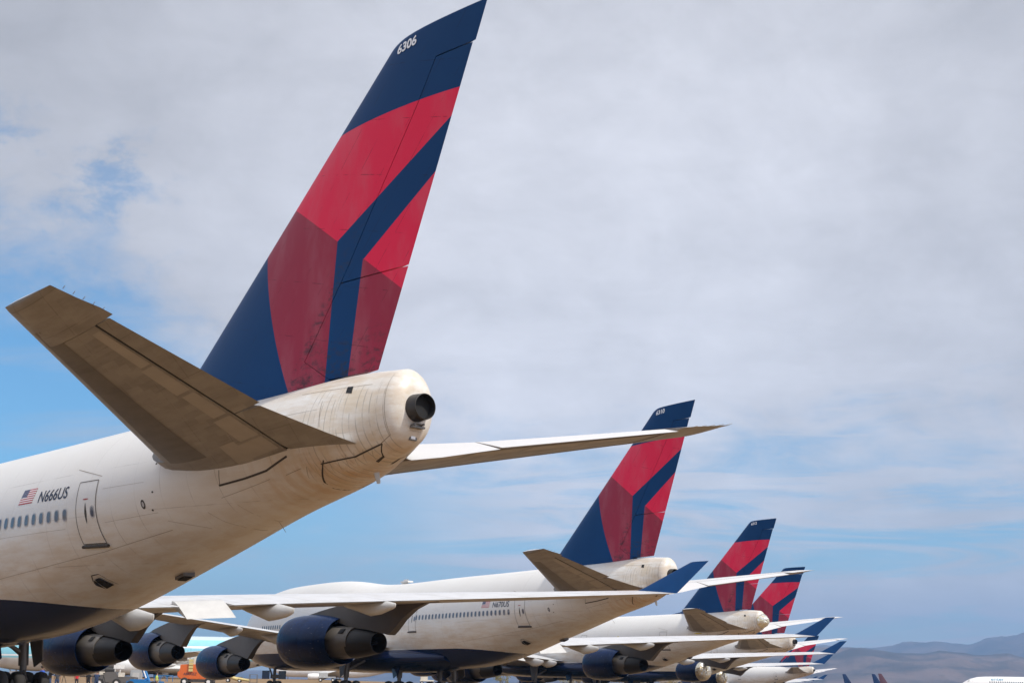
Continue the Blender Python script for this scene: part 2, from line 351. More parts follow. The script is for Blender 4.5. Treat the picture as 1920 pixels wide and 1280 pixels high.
def patch(bm, pts, mi=0, off=.005, s=-1, nx=6, nz=6):
    """quad patch on the skin; pts = (x,z) of TL, TR, BR, BL"""
    g = []
    for j in range(nz + 1):
        v = j / nz; row = []
        for i in range(nx + 1):
            u = i / nx
            x = (pts[0][0] * (1-u) + pts[1][0] * u) * (1-v) + (pts[3][0] * (1-u) + pts[2][0] * u) * v
            z = (pts[0][1] * (1-u) + pts[1][1] * u) * (1-v) + (pts[3][1] * (1-u) + pts[2][1] * u) * v
            row.append(bm.verts.new(skin(x, z, off, s)))
        g.append(row)
    for j in range(nz):
        for i in range(nx): bm.faces.new((g[j][i], g[j+1][i], g[j+1][i+1], g[j][i+1])).material_index = mi
def oval(bm, xc, zc, w_, h_, off, s=-1, mi=0, n=16, p=3.0, shear=0.0):
    """rounded window shape laid on the skin"""
    def se(k):
        th = 2 * math.pi * k / n; c, q = math.cos(th), math.sin(th)
        return (w_/2 * math.copysign(abs(c) ** (2/p), c), h_/2 * math.copysign(abs(q) ** (2/p), q))
    c = bm.verts.new(skin(xc, zc, off, s)); ring = [bm.verts.new(skin(xc + a + b * shear, zc + b, off, s)) for a, b in map(se, range(n))]
    for i in range(n): bm.faces.new((c, ring[i], ring[(i + 1) % n])).material_index = mi
def text_mesh(txt, wd, ht, shear=0.0, bold=0.012):
    cu = bpy.data.curves.new('lettering', 'FONT'); cu.body = txt; cu.resolution_u = 4; cu.offset = bold
    to = bpy.data.objects.new('lettering', cu); COL.objects.link(to); bpy.context.view_layer.update()
    me = bpy.data.meshes.new_from_object(to.evaluated_get(bpy.context.evaluated_depsgraph_get()))
    COL.objects.unlink(to); bpy.data.objects.remove(to); bpy.data.curves.remove(cu)
    bm = bmesh.new(); bm.from_mesh(me); bpy.data.meshes.remove(me)
    xs = [v.co.x for v in bm.verts]; ys = [v.co.y for v in bm.verts]; x0, x1, y0, y1 = min(xs), max(xs), min(ys), max(ys)
    for v in bm.verts: v.co.x = (v.co.x - x0) / (x1 - x0) * wd; v.co.y = (v.co.y - y0) / (y1 - y0) * ht
    for k in range(1, 7):
        bmesh.ops.bisect_plane(bm, geom=bm.verts[:] + bm.edges[:] + bm.faces[:], plane_co=(0, ht * k / 7, 0), plane_no=(0, 1, 0))
    for v in bm.verts: v.co.x += v.co.y * shear
    return bm
# fin lines
FIN_LE = lambda z: 55.90 + (z - 10.99) * 1.2364
FIN_TE = lambda z: 65.53 + (z - 9.28) * .4385
def FIN_HG(z):
    if z < 10.03: return 63.55 + (z - 9.32) / .71 * (62.36 - 63.55)
    return float(np.interp(z, [10.03, 12.51, 14.12, 16.8, 18.26, 19.08], [62.36, 64.20, 65.28, 67.15, 68.05, 68.55]))
def fin_st(z, part):
    le, te = FIN_LE(z), FIN_TE(z)
    if z > 18.85:                           # rounded forward corner of the tip
        q = (z - 18.85) / .22; le += .34 * (1 - math.sqrt(max(0, 1 - q * q)))
    if z > 17.985: te += .11
    c = te - le; tr = float(np.interp(z, [9, 19], [.105, .085])); h = (FIN_HG(z) - le) / c
    u0, u1 = {'all': (0, 1), 'fin': (0, h), 'rud': (h + .035 / c, 1), 'tip': (h, 1)}[part]
    return ((le, 0, z), (te, 0, z), tr, (0, 1, 0), u0, u1)
def fin_hw(x, z): 
    le, te = FIN_LE(z), FIN_TE(z); return naca((x - le) / (te - le), float(np.interp(z, [9, 19], [.105, .085]))) * (te - le)
# tailplane
ST_LE = lambda y: 60.38 + (y - 4.77)
ST_TE = lambda y: float(np.interp(y, [.9, 4.0, 9.42, 11.05], [66.0, 66.12, 68.35, 68.98]))
def ST_HG(y): return float(np.interp(y, [1.4, 4.2, 9.4], [63.55, 64.9, 67.65]))
ST_Z = lambda x, y: 8.80 - (11.03 - y) * .1435 + .022 * (x - 66.67)
def st_st(y, s, part, droop=0.0, ext=0.0):
    le, te = ST_LE(y), ST_TE(y) + ext; c = te - le; h = (ST_HG(y) - le) / c; zl, zt = ST_Z(le, y), ST_Z(te, y)
    u0, u1 = {'all': (0, 1), 'stab': (0, h), 'el': (h + .10 / c, 1)}[part]
    tr = float(np.interp(y, [1, 11], [.112, .095]))
    return ((le, s * y, zl), (te, s * y, zt), tr, (0, 0, 1), u0, u1)
# wing
WL = lambda y: 20.3 + (y - 3.25) * .879
WT = lambda y: 36.6 + (y - 10.5) * .592 if y > 10.5 else 34.8 + (y - 3.25) * .25
WZ = lambda y: float(np.interp(y, [2.5, 8.5, 15, 23, 31.1], [3.85, 4.15, 4.58, 5.05, 5.56]))
def w_st(y, s, u0=0.0, u1=1.0):
    le, te = WL(y), WT(y); zt = WZ(y); zl = zt + (te - le) * float(np.interp(y, [3, 12, 23, 31], [.034, .040, .044, .03]))
    tr = float(np.interp(y, [2.5, 12, 31], [.125, .088, .08]))
    return ((le, s * y, zl), (te, s * y, zt), tr, (0, 0, 1), u0, u1)

def jumbo(label):
    root = thing('jumbo_jet', label, 'airliner', group='jumbo jets parked in a row')
    # fuselage
    bm = bmesh.new(); xs = [.03, .12, .3] + list(np.arange(.6, 8, .4)) + list(np.arange(8, 44, 1.0)) + list(np.arange(44, 66.95, .35)) + [67.0]
    rings = [fus_ring(x) for x in xs]
    last = rings[-1]; cz = 8.02; zc = sum(p.z for p in last) / len(last)
    for dx_, k in ((.09, .95), (.18, .86), (.26, .74), (.31, .62), (.34, .52)):
        q = (1 - k) / .5; rings.append([Vector((67 + dx_, p.y * k, (zc + (p.z - zc) * k) * (1 - q * .55) + (cz + (p.z - zc) * k) * q * .55)) for p in last])
    ring_loft(bm, rings, True, True)
    D_, S_ = 1, 2
    # seams of the rear fuselage: heavy dark gaps first, then fine joints
    for s in (-1, 1):
        ribbon(bm, [(60.35, 6.43), (61.5, 6.54), (62.53, 6.67), (63.59, 6.96)], .055, D_, s=s); ribbon(bm, [(60.53, 6.85), (60.38, 6.42)], .022, D_, s=s)
        ribbon(bm, [(64.80, 6.77), (64.53, 6.55), (64.13, 6.27), (64.03, 6.15)], .030, D_, s=s); ribbon(bm, [(64.63, 6.68), (65.7, 6.81), (66.62, 7.09)], .030, D_, s=s)
        ribbon(bm, [(66.62, 7.09), (66.31, 6.81), (66.0, 6.70)], .020, D_, s=s); ribbon(bm, [(66.57, 7.08), (66.97, 7.29)], .014, S_, s=s)
        ribbon(bm, [(66.97, 7.29), (66.98, 8.2), (66.96, 8.95)], .012, S_, s=s); ribbon(bm, [(64.93, 7.63), (64.79, 8.39)], .012, S_, s=s)
        ribbon(bm, [(64.13, 6.65), (63.89, 6.4), (64.05, 6.24)], .014, S_, s=s); ribbon(bm, [(63.2, 6.5), (63.9, 6.62)], .012, S_, s=s)
        ribbon(bm, [(60.2, 6.1), (61.5, 6.3), (62.5, 6.45)], .010, S_, s=s); ribbon(bm, [(60.6, 5.9), (60.9, 5.5), (61.3, 5.15)], .010, S_, s=s)
        ribbon(bm, [(44, 3.95), (50, 4.45), (54, 4.85), (57.5, 5.35)], .010, S_, s=s); ribbon(bm, [(46, 5.55), (52.6, 5.62)], .007, S_, s=s); ribbon(bm, [(54.8, 5.7), (57.4, 5.85)], .007, S_, s=s)
        ribbon(bm, [(54.8, 6.75), (57.0, 6.78)], .007, S_, s=s); ribbon(bm, [(59.33, 5.76), (59.58, 5.5), (60.0, 5.3)], .010, S_, s=s); ribbon(bm, [(57.6, 5.6), (58.9, 5.35)], .008, S_, s=s)
        ribbon(bm, [(52.83, 7.56), (54.6, 7.18)], .018, S_, s=s)      # rain gutter over the door
        ribbon(bm, [(63.6, 8.75), (65.0, 8.72), (66.4, 8.7)], .009, S_, s=s); ribbon(bm, [(62.4, 8.1), (64.7, 8.15)], .007, S_, s=s)
        for k_ in range(9): ribbon(bm, [(64.15 + k_ * .27, 6.62 + k_ * .05), (63.98 + k_ * .26, 6.30 + k_ * .055), (64.1 + k_ * .26, 6.16 + k_ * .07)], .007, S_, s=s)
        for (a_, b_) in ((57.41, 6.45), (57.21, 5.93), (57.5, 7.62), (57.55, 7.4), (57.55, 7.3)): oval(bm, a_, b_, .09, .06, .006, s, D_, 8)
    f = obj('fuselage', bm, [M_WHITE, M_DARK, M_SEAM], root, 35)
    # wing to body fairing
    bm = bmesh.new(); rg = []
    for x, k in ((17.5, .02), (19, .45), (21.5, .8), (25, .97), (29, 1), (33, 1), (36.5, .95), (39, .72), (41, .38), (42.5, .02)):
        r_ = []
        for i in range(28):
            th = 2 * math.pi * i / 28; r_.append(Vector((x, (2.2 + 1.42 * k) * math.cos(th), 3.05 + (.55 + .55 * k) * math.sin(th) - .03 * k)))
        rg.append(r_)
    ring_loft(bm, rg); obj('wing_fairing', bm, M_WHITE, root)
    # tail exhaust
    bm = bmesh.new(); lathe(bm, [(67.0, .40), (67.4, .375), (67.70, .352), (67.72, .345), (67.71, .328), (67.45, .32)], (0, 0, 8.03), 36); lathe(bm, [(67.5, .325), (67.49, .001)], (0, 0, 8.04), 36, mi=1)  # black disc inside stands in for the shade of the deep pipe
    lathe(bm, [(67.70, .329), (67.45, .322)], (0, 0, 8.03), 36, mi=1); lathe(bm, [(67.66, .357), (67.725, .350), (67.73, .336), (67.712, .327)], (0, 0, 8.03), 36, mi=3); lathe(bm, [(67.26, .405), (67.315, .39), (67.32, .375)], (0, 0, 8.045), 36, mi=2)
    obj('tail_exhaust', bm, [M_TUBE, M_BLACK, M_RED, M_NOZ], root)
    bm = bmesh.new(); box(bm, (67.30, 0, 7.50), (.38, .40, .05)); box(bm, (67.10, 0, 7.24), (.30, .24, .14)); box(bm, (67.262, -.02, 7.24), (.03, .13, .08), 1); tube(bm, (67.1, -.16, 7.54), (67.52, -.16, 7.56), .028); tube(bm, (67.1, .12, 7.54), (67.54, .12, 7.58), .028); tube(bm, (67.48, -.2, 7.57), (67.48, .18, 7.58), .022)
    obj('tail_lamp_bracket', bm, [M_STRUT, M_WTXT], root, 0)
    bm = bmesh.new(); patch(bm, [(65.50, 8.73), (65.72, 8.72), (65.80, 8.50), (65.57, 8.54)], 0, .008); obj('bleed_vent', bm, M_BLACK, root)
    for x, z in ((65.65, 6.35),):
        bm = bmesh.new(); foil(bm, [((x, -.10, z + .1), (x + .28, -.10, z + .1), .2, (0, 1, 0)), ((x + .20, -.11, z - .22), (x + .36, -.11, z - .22), .2, (0, 1, 0))], 5); obj('drain_mast', bm, M_FAIR, root)
    bm = bmesh.new(); patch(bm, [(52.50, 4.10), (52.77, 4.15), (52.88, 3.95), (52.40, 3.84)], 0, .03); patch(bm, [(52.34, 4.02), (52.50, 4.10), (52.40, 3.84), (52.27, 3.95)], 0, .05); ribbon(bm, [(52.30, 4.02), (52.54, 4.20), (52.90, 4.24), (53.0, 3.95)], .02, 1, .012); obj('outflow_valve', bm, [M_BLACK, M_DARK], root)
    bm = bmesh.new(); box(bm, (54.9, .35, FB(54.9) - .02), (.55, .42, .14), 0, Matrix.Rotation(-.22, 3, 'Y')); box(bm, (54.9, .35, FB(54.9) - .075), (.42, .30, .10), 1, Matrix.Rotation(-.22, 3, 'Y')); obj('outflow_valve', bm, [M_STRUT, M_BLACK], root, 0)
    bm = bmesh.new(); oval(bm, 56.86, 6.12, .20, .28, .008, p=2.0); oval(bm, 56.86, 6.12, .11, .16, .011, mi=1, p=2.0); obj('service_port', bm, [M_DARK, M_FRAME], root)
    # doors
    for tag_, c in ((0, [(53.34, 7.07), (54.47, 7.07), (54.45, 5.11), (53.33, 5.11)]), (1, [(38.66, 6.98), (39.78, 6.98), (39.80, 5.05), (38.66, 5.05)])):
        dr = None
        for s in (-1, 1):
            bm = bmesh.new(); patch(bm, c, 0, .010, s, 6, 12)
            for a, b in ((0, 1), (1, 2), (2, 3), (3, 0)): ribbon(bm, [c[a], c[b]], .030, 1, .014, s)
            dr = obj('cabin_door', bm, [M_WHITE, M_SEAM2], root)
            x0 = c[0][0]; zz = (c[0][1] + c[3][1]) / 2
            bm = bmesh.new(); oval(bm, x0 + .92, zz - .02, .26, .40, .016, s, 0); oval(bm, x0 + .92, zz - .02, .18, .31, .020, s, 1); obj('door_window', bm, [M_FRAME, M_GLASS], dr)
            bm = bmesh.new(); oval(bm, x0 + .55, zz - .04, .11, .66, .018, s, 0, p=1.4); oval(bm, x0 + .55, zz + .40, .34, .05, .018, s, 1, p=1.6); obj('door_handle', bm, [M_DARK, M_RED], dr)
            bm = bmesh.new(); a_, b_ = skin(c[3][0] - .05, c[3][1] - .06, .05, s), skin(c[2][0] + .05, c[2][1] - .06, .05, s); tube(bm, a_, b_, .055, n=8); obj('door_sill', bm, M_DARK, dr)
    # port side cabin windows (each its own part; copies share the mesh of one station)
    def window(x, z):
        bm = bmesh.new(); oval(bm, x, z, .295, .42, .010, -1, 0, 14, 3.2); oval(bm, x, z, .225, .345, .014, -1, 1, 14, 3.2); return obj('window', bm, [M_FRAME, M_GLASS], root)
    for k in range(26): window(52.64 - .5115 * k, 6.07)
    for k in range(12): window(36.5 - .5115 * k, 6.05)
    for k in range(9): window(13.8 - .5115 * k, 6.05)
    # fin and rudders
    bm = bmesh.new(); zs = list(np.arange(8.6, 9.3, .2)) + [9.32, 9.7, 10.03] + list(np.arange(10.5, 17.9, .5)) + [17.98, 18.3, 18.6, 18.85, 18.92, 18.98, 19.03, 19.06, 19.07]
    foil(bm, [fin_st(z, 'fin') for z in zs]); foil(bm, [fin_st(z, 'tip') for z in [17.99, 18.3, 18.6, 18.85, 18.92, 18.98, 19.03, 19.06, 19.07]])
    foil(bm, [((51.2, 0, 9.12), (57, 0, 9.12), .05, (0, 1, 0)), ((54.2, 0, 9.5), (57, 0, 9.5), .05, (0, 1, 0))], 6)
    vf = obj('vertical_stabilizer', bm, M_FIN, root)
    bm = bmesh.new(); foil(bm, [(lambda q: q[:2] + (q[2] * .9, q[3], q[5] - .006, q[5] + .008))(fin_st(z, 'fin')) for z in (9.4, 10.03, 12.5, 14.1, 16.8, 17.9)], 3); obj('hinge_gap_shade', bm, M_BLACK, vf, 0)  # black strip filling the rudder gap, in place of its shade
    bm = bmesh.new(); foil(bm, [fin_st(z, 'rud') for z in [9.36, 9.7, 10.03, 10.6, 11.2, 11.8, 12.12]]); obj('lower_rudder', bm, M_FIN, root)
    bm = bmesh.new(); foil(bm, [fin_st(z, 'rud') for z in [12.155] + list(np.arange(12.6, 17.9, .5)) + [17.96]]); obj('upper_rudder', bm, M_FIN, root)
    # tailplane
    for s in (-1, 1):
        bm = bmesh.new(); foil(bm, [st_st(y, s, 'stab') for y in (.8, 1.6, 2.4, 4, 6, 8, 9.40)], 16); foil(bm, [st_st(y, s, 'all', 0, .22 if y < 10 else .12 * (11.05 - y)) for y in (9.43, 9.8, 10.4, 10.8, 10.95)] + [st_st(11.05, s, 'all', 0, .0)[:2] + (.05, (0, 0, 1), 0, 1), st_st(11.08, s, 'all', 0, .0)[:2] + (.015, (0, 0, 1), 0, 1)], 16)
        cove = bmesh.new(); foil(cove, [(lambda q: q[:2] + (q[2] * .86, q[3], q[5] - .012, q[5] + .030))(st_st(y, s, 'stab')) for y in (1.0, 2.4, 4, 6, 8, 9.36)], 3)  # shade of the elevator gap, put in as a black strip
        # wrap of dark fairing at the root leading edge
        foil(bm, [((57.2, s * 1.6, ST_Z(57.2, 1.6) - .03), (62.5, s * 1.6, ST_Z(62, 1.6)), .17, (0, 0, 1)), ((58.0, s * 2.75, ST_Z(58.2, 2.75)), (62.9, s * 2.75, ST_Z(62, 2.75)), .125, (0, 0, 1))], 12)
        for k in range(5):                  # static wicks
            y = 9.7 + k * .28; tube(bm, (ST_TE(y) + .15, s * y, ST_Z(ST_TE(y), y)), (ST_TE(y) + .34, s * (y + .04), ST_Z(ST_TE(y), y) + .02), .008, n=4)
        def under(y0, y1, ua, ub, mi, off):       # panel on the underside; ua, ub give the chord fraction at each end
            prev = None
            for y in np.linspace(y0, y1, max(3, int(abs(y1 - y0) / .5) + 1)):
                le, te = ST_LE(y), ST_TE(y); c = te - le; q = (y - y0) / (y1 - y0); u0, u1 = ua[0] + (ub[0] - ua[0]) * q, ua[1] + (ub[1] - ua[1]) * q
                row = [bm.verts.new((le + c * u, s * y, ST_Z(le, y) + (ST_Z(te, y) - ST_Z(le, y)) * u - naca(u, float(np.interp(y, [1, 11], [.112, .095]))) * c - off)) for u in np.linspace(u0, u1, 6)]
                if prev:
                    for k in range(5): bm.faces.new((prev[k], prev[k+1], row[k+1], row[k])).material_index = mi
                prev = row
        under(2.7, 10.05, (.10, .37), (.10, .33), 1, .005)
        for ya, yb, w_ in ((1.9, 2.75, .20), (2.85, 4.15, .12), (4.3, 5.7, .10), (5.85, 7.3, .12), (7.4, 9.2, .10)):
            hA, hB = [(ST_HG(y) - ST_LE(y)) / (ST_TE(y) - ST_LE(y)) - .015 for y in (ya, yb)]
            under(ya, yb, (hA - w_, hA), (hB - w_ * 1.05, hB), 2, .006)
        under(1.75, 3.0, (.47, .56), (.50, .60), 2, .006)
        hs = obj('horizontal_stabilizer', bm, [M_STAB, M_SPAR, M_PATCH], root, recalc=True); obj('hinge_gap_shade', cove, M_BLACK, hs, 0)
        for nm, ys in (('inboard_elevator', (.95, 2, 3, 4.08)), ('outboard_elevator', (4.12, 6, 8, 9.39))):
            bm = bmesh.new(); st = []
            for y in ys:
                LE, TE, tr, nd, u0, u1 = st_st(y, s, 'el'); h_ = Vector(LE) + (Vector(TE) - Vector(LE)) * u0
                dr_ = (R(5.5) if nm[0] == 'i' else R(2.0)) if s < 0 else (R(11) if nm[0] == 'i' else R(9))
                # drooped: turn the trailing part about the hinge
                st.append((LE, TE, tr, nd, u0, u1, h_, dr_))
            rings = []
            for LE, TE, tr, nd, u0, u1, h_, dr_ in st:
                LEv, TEv = Vector(LE), Vector(TE); c = (TEv - LEv).length; pts = []
                us = [u0 + (u1 - u0) * k / 8 for k in range(9)]
                for sg, uu in ((1, us[::-1]), (-1, us)):
                    for u in uu:
                        p = LEv + (TEv - LEv) * u + Vector((0, 0, sg * naca(u, tr) * c)); r_ = p - h_
                        pts.append(h_ + Vector((r_.x * math.cos(dr_) + r_.z * math.sin(dr_), r_.y, r_.z * math.cos(dr_) - r_.x * math.sin(dr_))))
                rings.append(pts)
            ring_loft(bm, rings); obj(nm, bm, M_STAB, hs)
    # wings
    for s in (-1, 1):
        bm = bmesh.new()
        foil(bm, [w_st(y, s) for y in (2.0, 3.25, 5, 7, 9, 10.38)], 18)
        foil(bm, [w_st(y, s, 0, (35.55 + (y - 10.4) * .45 - WL(y)) / (WT(y) - WL(y))) for y in (10.38, 11.5, 12.55)], 18)
        foil(bm, [w_st(y, s) for y in (12.55, 14, 16, 18, 20, 22, 24, 26, 28, 30, 30.7, 31.1)], 18)
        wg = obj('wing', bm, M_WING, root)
        # drooped inboard aileron
        bm = bmesh.new(); st = []
        for y in (10.45, 12.5):
            xh = 35.65 + (y - 10.4) * .45; zh = WZ(y) + .22; st.append(((xh - .1, s * y, zh + .05), (xh + 1.45, s * y, zh - .80), .14, (.48, 0, .87)))
        foil(bm, st, 8); obj('aileron', bm, M_FAIR, wg)
        # flap trailing edge shroud lines
        for ya, yb in ((3.6, 10.3), (12.7, 20.9)):
            bm = bmesh.new(); st = []
            for y in np.linspace(ya, yb, 7):
                te = WT(y); st.append(((te - 1.35, s * y, WZ(y) - .01), (te + .06, s * y, WZ(y) - .03), .06, (0, 0, 1)))
            foil(bm, st, 8); obj('flap', bm, M_FAIR, wg)
        # winglet
        bm = bmesh.new(); st = []
        for q in np.linspace(0, 1, 7):
            le = Vector((46.2, 30.85, 5.60)).lerp(Vector((49.01, 32.07, 7.13)), q); te = Vector((48.95, 31.10, 5.56)).lerp(Vector((50.10, 32.21, 7.17)), q)
            if q == 0: le.x -= .25
            le.y *= s; te.y *= s; st.append((le, te, .075, Vector((0, .83 * s, -.55)).normalized()))
        foil(bm, st, 10); obj('winglet', bm, M_WLET, root)
        # flap track fairings
        for y, xt, L, dp in ((5.6, 36.9, 5.2, 1.0), (8.35, 37.9, 5.4, 1.05), (14.3, 40.15, 5.2, .82), (18.7, 42.15, 4.9, .72)):
            bm = bmesh.new(); rg = []; zt = WZ(y)
            for q in (0, .04, .12, .25, .42, .6, .75, .87, .95, .985, 1):
                x = xt - L + L * q; hgt = dp * (math.sin(math.pi * min(1, q * 1.12) * .5) ** .8 if q < .6 else 1 - ((q - .6) / .4) ** 2 * .72)
                wdt = .36 * math.sqrt(max(.003, math.sin(math.pi * min(.985, max(.015, q)) ** .8))) 
                base = zt - .05 + float(np.interp(x, [xt - L, WT(y)], [.12, .0])) - max(0, x - WT(y)) * .18
                if q in (0, 1): hgt *= .15 if q == 0 else .6; wdt *= .3
                rg.append([Vector((x, s * (y + wdt * math.cos(a)), base + .05 - hgt * (.5 - .5 * math.sin(a)))) for a in np.linspace(0, 2 * math.pi, 17)[:-1]])
            ring_loft(bm, rg); obj('flap_track_fairing', bm, M_FAIR, wg)
        # engines
        for y, xe, ze in ((12.28, 27.5, 2.42), (21.5, 37.15, 2.98)):
            o = (xe, s * y, ze)
            bm = bmesh.new()
            lathe(bm, [(-7.5, 1.14), (-7.6, 1.18), (-7.62, 1.24), (-7.55, 1.30), (-7.25, 1.37), (-6.7, 1.42), (-6.0, 1.44), (-5.2, 1.43), (-4.3, 1.37), (-3.6, 1.28), (-3.15, 1.19), (-3.17, 1.16), (-3.7, 1.17), (-5.5, 1.16)], (xe, s * y, ze + .12), 48)
            eg = obj('engine', bm, M_NAVY, root)
            bm = bmesh.new(); lathe(bm, [(-7.5, 1.14), (-6.4, 1.16), (-6.1, .3), (-6.6, .02)], (xe, s * y, ze + .12), 32, mi=0); lathe(bm, [(-5.4, 1.165), (-5.0, .9)], (xe, s * y, ze + .12), 32, mi=0); obj('fan_duct', bm, M_BLACK, eg)
            bm = bmesh.new(); lathe(bm, [(-5.3, .86), (-4.2, .90), (-3.2, .87), (-2.5, .82), (-1.85, .775), (-1.86, .72)], (xe, s * y, ze + .06), 40)
            for a0 in (2.35, .8): 
                for k in range(2):
                    th = a0 + .06; r_ = .83
                    c_ = Vector((xe - 2.45, s * y + math.cos(th) * r_ * 1.0, ze + .06 + math.sin(th) * r_))
                box(bm, c_, (.42, .03, .30), 1, Matrix.Rotation(th - math.pi / 2 + math.pi / 2, 3, 'X'))
            obj('core_cowl', bm, [M_METAL, M_BLACK], eg)
            bm = bmesh.new(); lathe(bm, [(-2.0, .77), (-1.8, .755), (-.9, .66), (0, .53), (0, .50), (-.5, .50), (-1.2, .55)], (xe, s * y, ze), 40); obj('exhaust_nozzle', bm, M_NOZ, eg)
            bm = bmesh.new(); lathe(bm, [(-1.2, .56), (-1.15, .30), (-.4, .12), (-.05, .01)], (xe, s * y, ze), 24); obj('exhaust_plug', bm, M_BLACK, eg)
            # pylon strut
            bm = bmesh.new(); zl, ww = WZ(y), .26
            low = [(-6.4, 1.50), (-5.0, 1.42), (-3.4, 1.12), (-2.2, .80), (-.9, .68), (.2, .52), (1.05, .37), (1.45, .62), (2.1, 1.12), (3.0, 1.60), (4.0, 1.88), (4.75, zl - ze - .10)]
            rg = []
            for dx_, dzl in low:
                x = xe + dx_; zt = float(np.interp(dx_, [-6.4, -3.0, -1.0, 0, 4.75], [ze + 1.56, zl + .02, zl + .28, zl + .25, zl - .02])); zb = ze + dzl
                zt = max(zt, zb + .04); k = ww * float(np.interp(dx_, [-6.4, -4.6, 1, 4.75], [.15, 1, .9, .25]))
                rg.append([Vector((x, s * y + a, z_)) for a, z_ in ((-k, zb), (k, zb), (k, zt), (-k, zt))])
            ring_loft(bm, rg); obj('pylon', bm, M_PYL, eg, 25)
    # landing gear
    def wheel(par, c, r, wd):
        bm = bmesh.new(); lathe(bm, [(-wd/2, r*.45), (-wd/2, r*.80), (-wd*.36, r*.95), (-wd*.12, r), (wd*.12, r), (wd*.36, r*.95), (wd/2, r*.80), (wd/2, r*.45)], c, 24, 'y'); lathe(bm, [(-wd*.42, .02), (-wd*.40, r*.5), (wd*.40, r*.5), (wd*.42, .02)], c, 16, 'y', 1); obj('wheel', bm, [M_TYRE, M_STRUT], par)
    for x, y, top in ((31.8, -5.15, 3.9), (31.8, 5.15, 3.9), (34.9, -1.9, 2.9), (34.9, 1.9, 2.9)):
        bm = bmesh.new(); tube(bm, (x, y * .97, top), (x, y, 1.5), .23); tube(bm, (x, y, 1.6), (x, y, .66), .16); tube(bm, (x - .85, y, .62), (x + .85, y, .62), .13)
        tube(bm, (x - .1, y, 1.9), (x - 1.9, y * .75, 3.5), .09); tube(bm, (x + .1, y, 1.3), (x + .55, y, .8), .06); tube(bm, (x, y, 2.0), (x + .2, y * .55, 3.2), .10)
        for q in (-.74, .74): tube(bm, (x + q, y - .56, .62), (x + q, y + .56, .62), .09)
        g = obj('main_gear', bm, M_STRUT, root)
        for q in (-.74, .74):
            for e in (-.56, .56): wheel(g, (x + q, y + e, .62), .62, .48)
        s = 1 if y > 0 else -1
        bm = bmesh.new(); a = [(x - .9, y + s * .30, top - .2), (x + .9, y + s * .30, top - .2), (x + .75, y + s * .55, 1.75), (x - .0, y + s * .50, 1.45)]
        ring_loft(bm, [[Vector(p) for p in a], [Vector(p) + Vector((0, s * .06, 0)) for p in a]]); obj('gear_door', bm, M_PYL if abs(y) > 3 else M_NAVY, g, 0)
    bm = bmesh.new(); x = 6.3; tube(bm, (x, -.2, 2.6), (x, -.2, .6), .15); tube(bm, (x, -.75, .61), (x, .35, .61), .09); tube(bm, (x - .1, -.2, 1.2), (x - 1.5, -.2, 2.6), .08); box(bm, (x + .1, -.2, 1.6), (.3, .8, .35)); box(bm, (x + .25, .1, 1.1), (.2, .5, .2))
    g = obj('nose_gear', bm, M_STRUT, root); wheel(g, (x, -.66, .61), .61, .42); wheel(g, (x, .26, .61), .61, .42)
    for e in (-1.05, .7):
        bm = bmesh.new(); box(bm, (x - .2, e, 1.75), (1.7, .05, .8)); obj('gear_door', bm, M_WHITE, g, 0)
    # flight deck glass, top aerial
    bm = bmesh.new()
    for s in (-1, 1):
        for x0, x1 in ((3.0, 3.7), (3.75, 4.5), (4.55, 5.1)): patch(bm, [(x0 + .35, 8.0 + (x0 - 3) * .28), (x1 + .3, 8.0 + (x1 - 3) * .28), (x1, 7.45 + (x1 - 3) * .18), (x0, 7.45 + (x0 - 3) * .18)], 0, .012, s, 3, 3)
    obj('cockpit_window', bm, M_GLASS, root)
    bm = bmesh.new(); foil(bm, [((31.2, 0, 9.2), (32.4, 0, 9.2), .2, (0, 1, 0)), ((31.7, 0, 9.62), (32.5, 0, 9.62), .2, (0, 1, 0))], 6); box(bm, (32.2, 0, 9.42), (1.3, .5, .12)); obj('aerial', bm, M_WHITE, root)
    return root

def markings(root, reg, fleet, dz_=0.0):
    if reg:
        bm = text_mesh(reg, 2.0, .40, .10)
        for v in bm.verts: v.co = skin(50.66 + v.co.x, 6.62 + v.co.y + dz_, .008, -1)
        obj('registration', bm, M_INK, root, 0, False)
        bm = bmesh.new(); x0, x1, z0, z1, sh = 49.22, 50.22, 6.66 + dz_, 7.17 + dz_, .10
        for k in range(13):
            a, b = z0 + (z1 - z0) * k / 13, z0 + (z1 - z0) * (k + 1) / 13; sa, sb = sh * k / 13, sh * (k + 1) / 13; mi = 0 if k % 2 == 0 else 1
            xm = x0 + .42 * (x1 - x0)
            if k >= 6:
                patch(bm, [(x0 + sb, b), (xm + sb, b), (xm + sa, a), (x0 + sa, a)], 2, .009, -1, 2, 1); patch(bm, [(xm + sb, b), (x1 + sb, b), (x1 + sa, a), (xm + sa, a)], mi, .009, -1, 3, 1)
            else: patch(bm, [(x0 + sb, b), (x1 + sb, b), (x1 + sa, a), (x0 + sa, a)], mi, .009, -1, 4, 1)
        for r_ in range(5):
            for c_ in range(5): oval(bm, x0 + .10 + c_ * .075 + r_ * .01, 6.93 + dz_ + r_ * .047, .03, .022, .012, -1, 1, 5, 2)
        obj('flag', bm, [M_FRED, M_FWHT, M_FBLU], root, 0)
    if fleet:
        bm = text_mesh(fleet, .90, .30, .12, .03)
        for v in bm.verts:
            x, z = 66.14 + v.co.x, 18.58 + v.co.y + v.co.x * .05; v.co = Vector((x, -fin_hw(x, z) - .02, z))
        obj('fleet_number', bm, M_WTXT, root, 0, False)

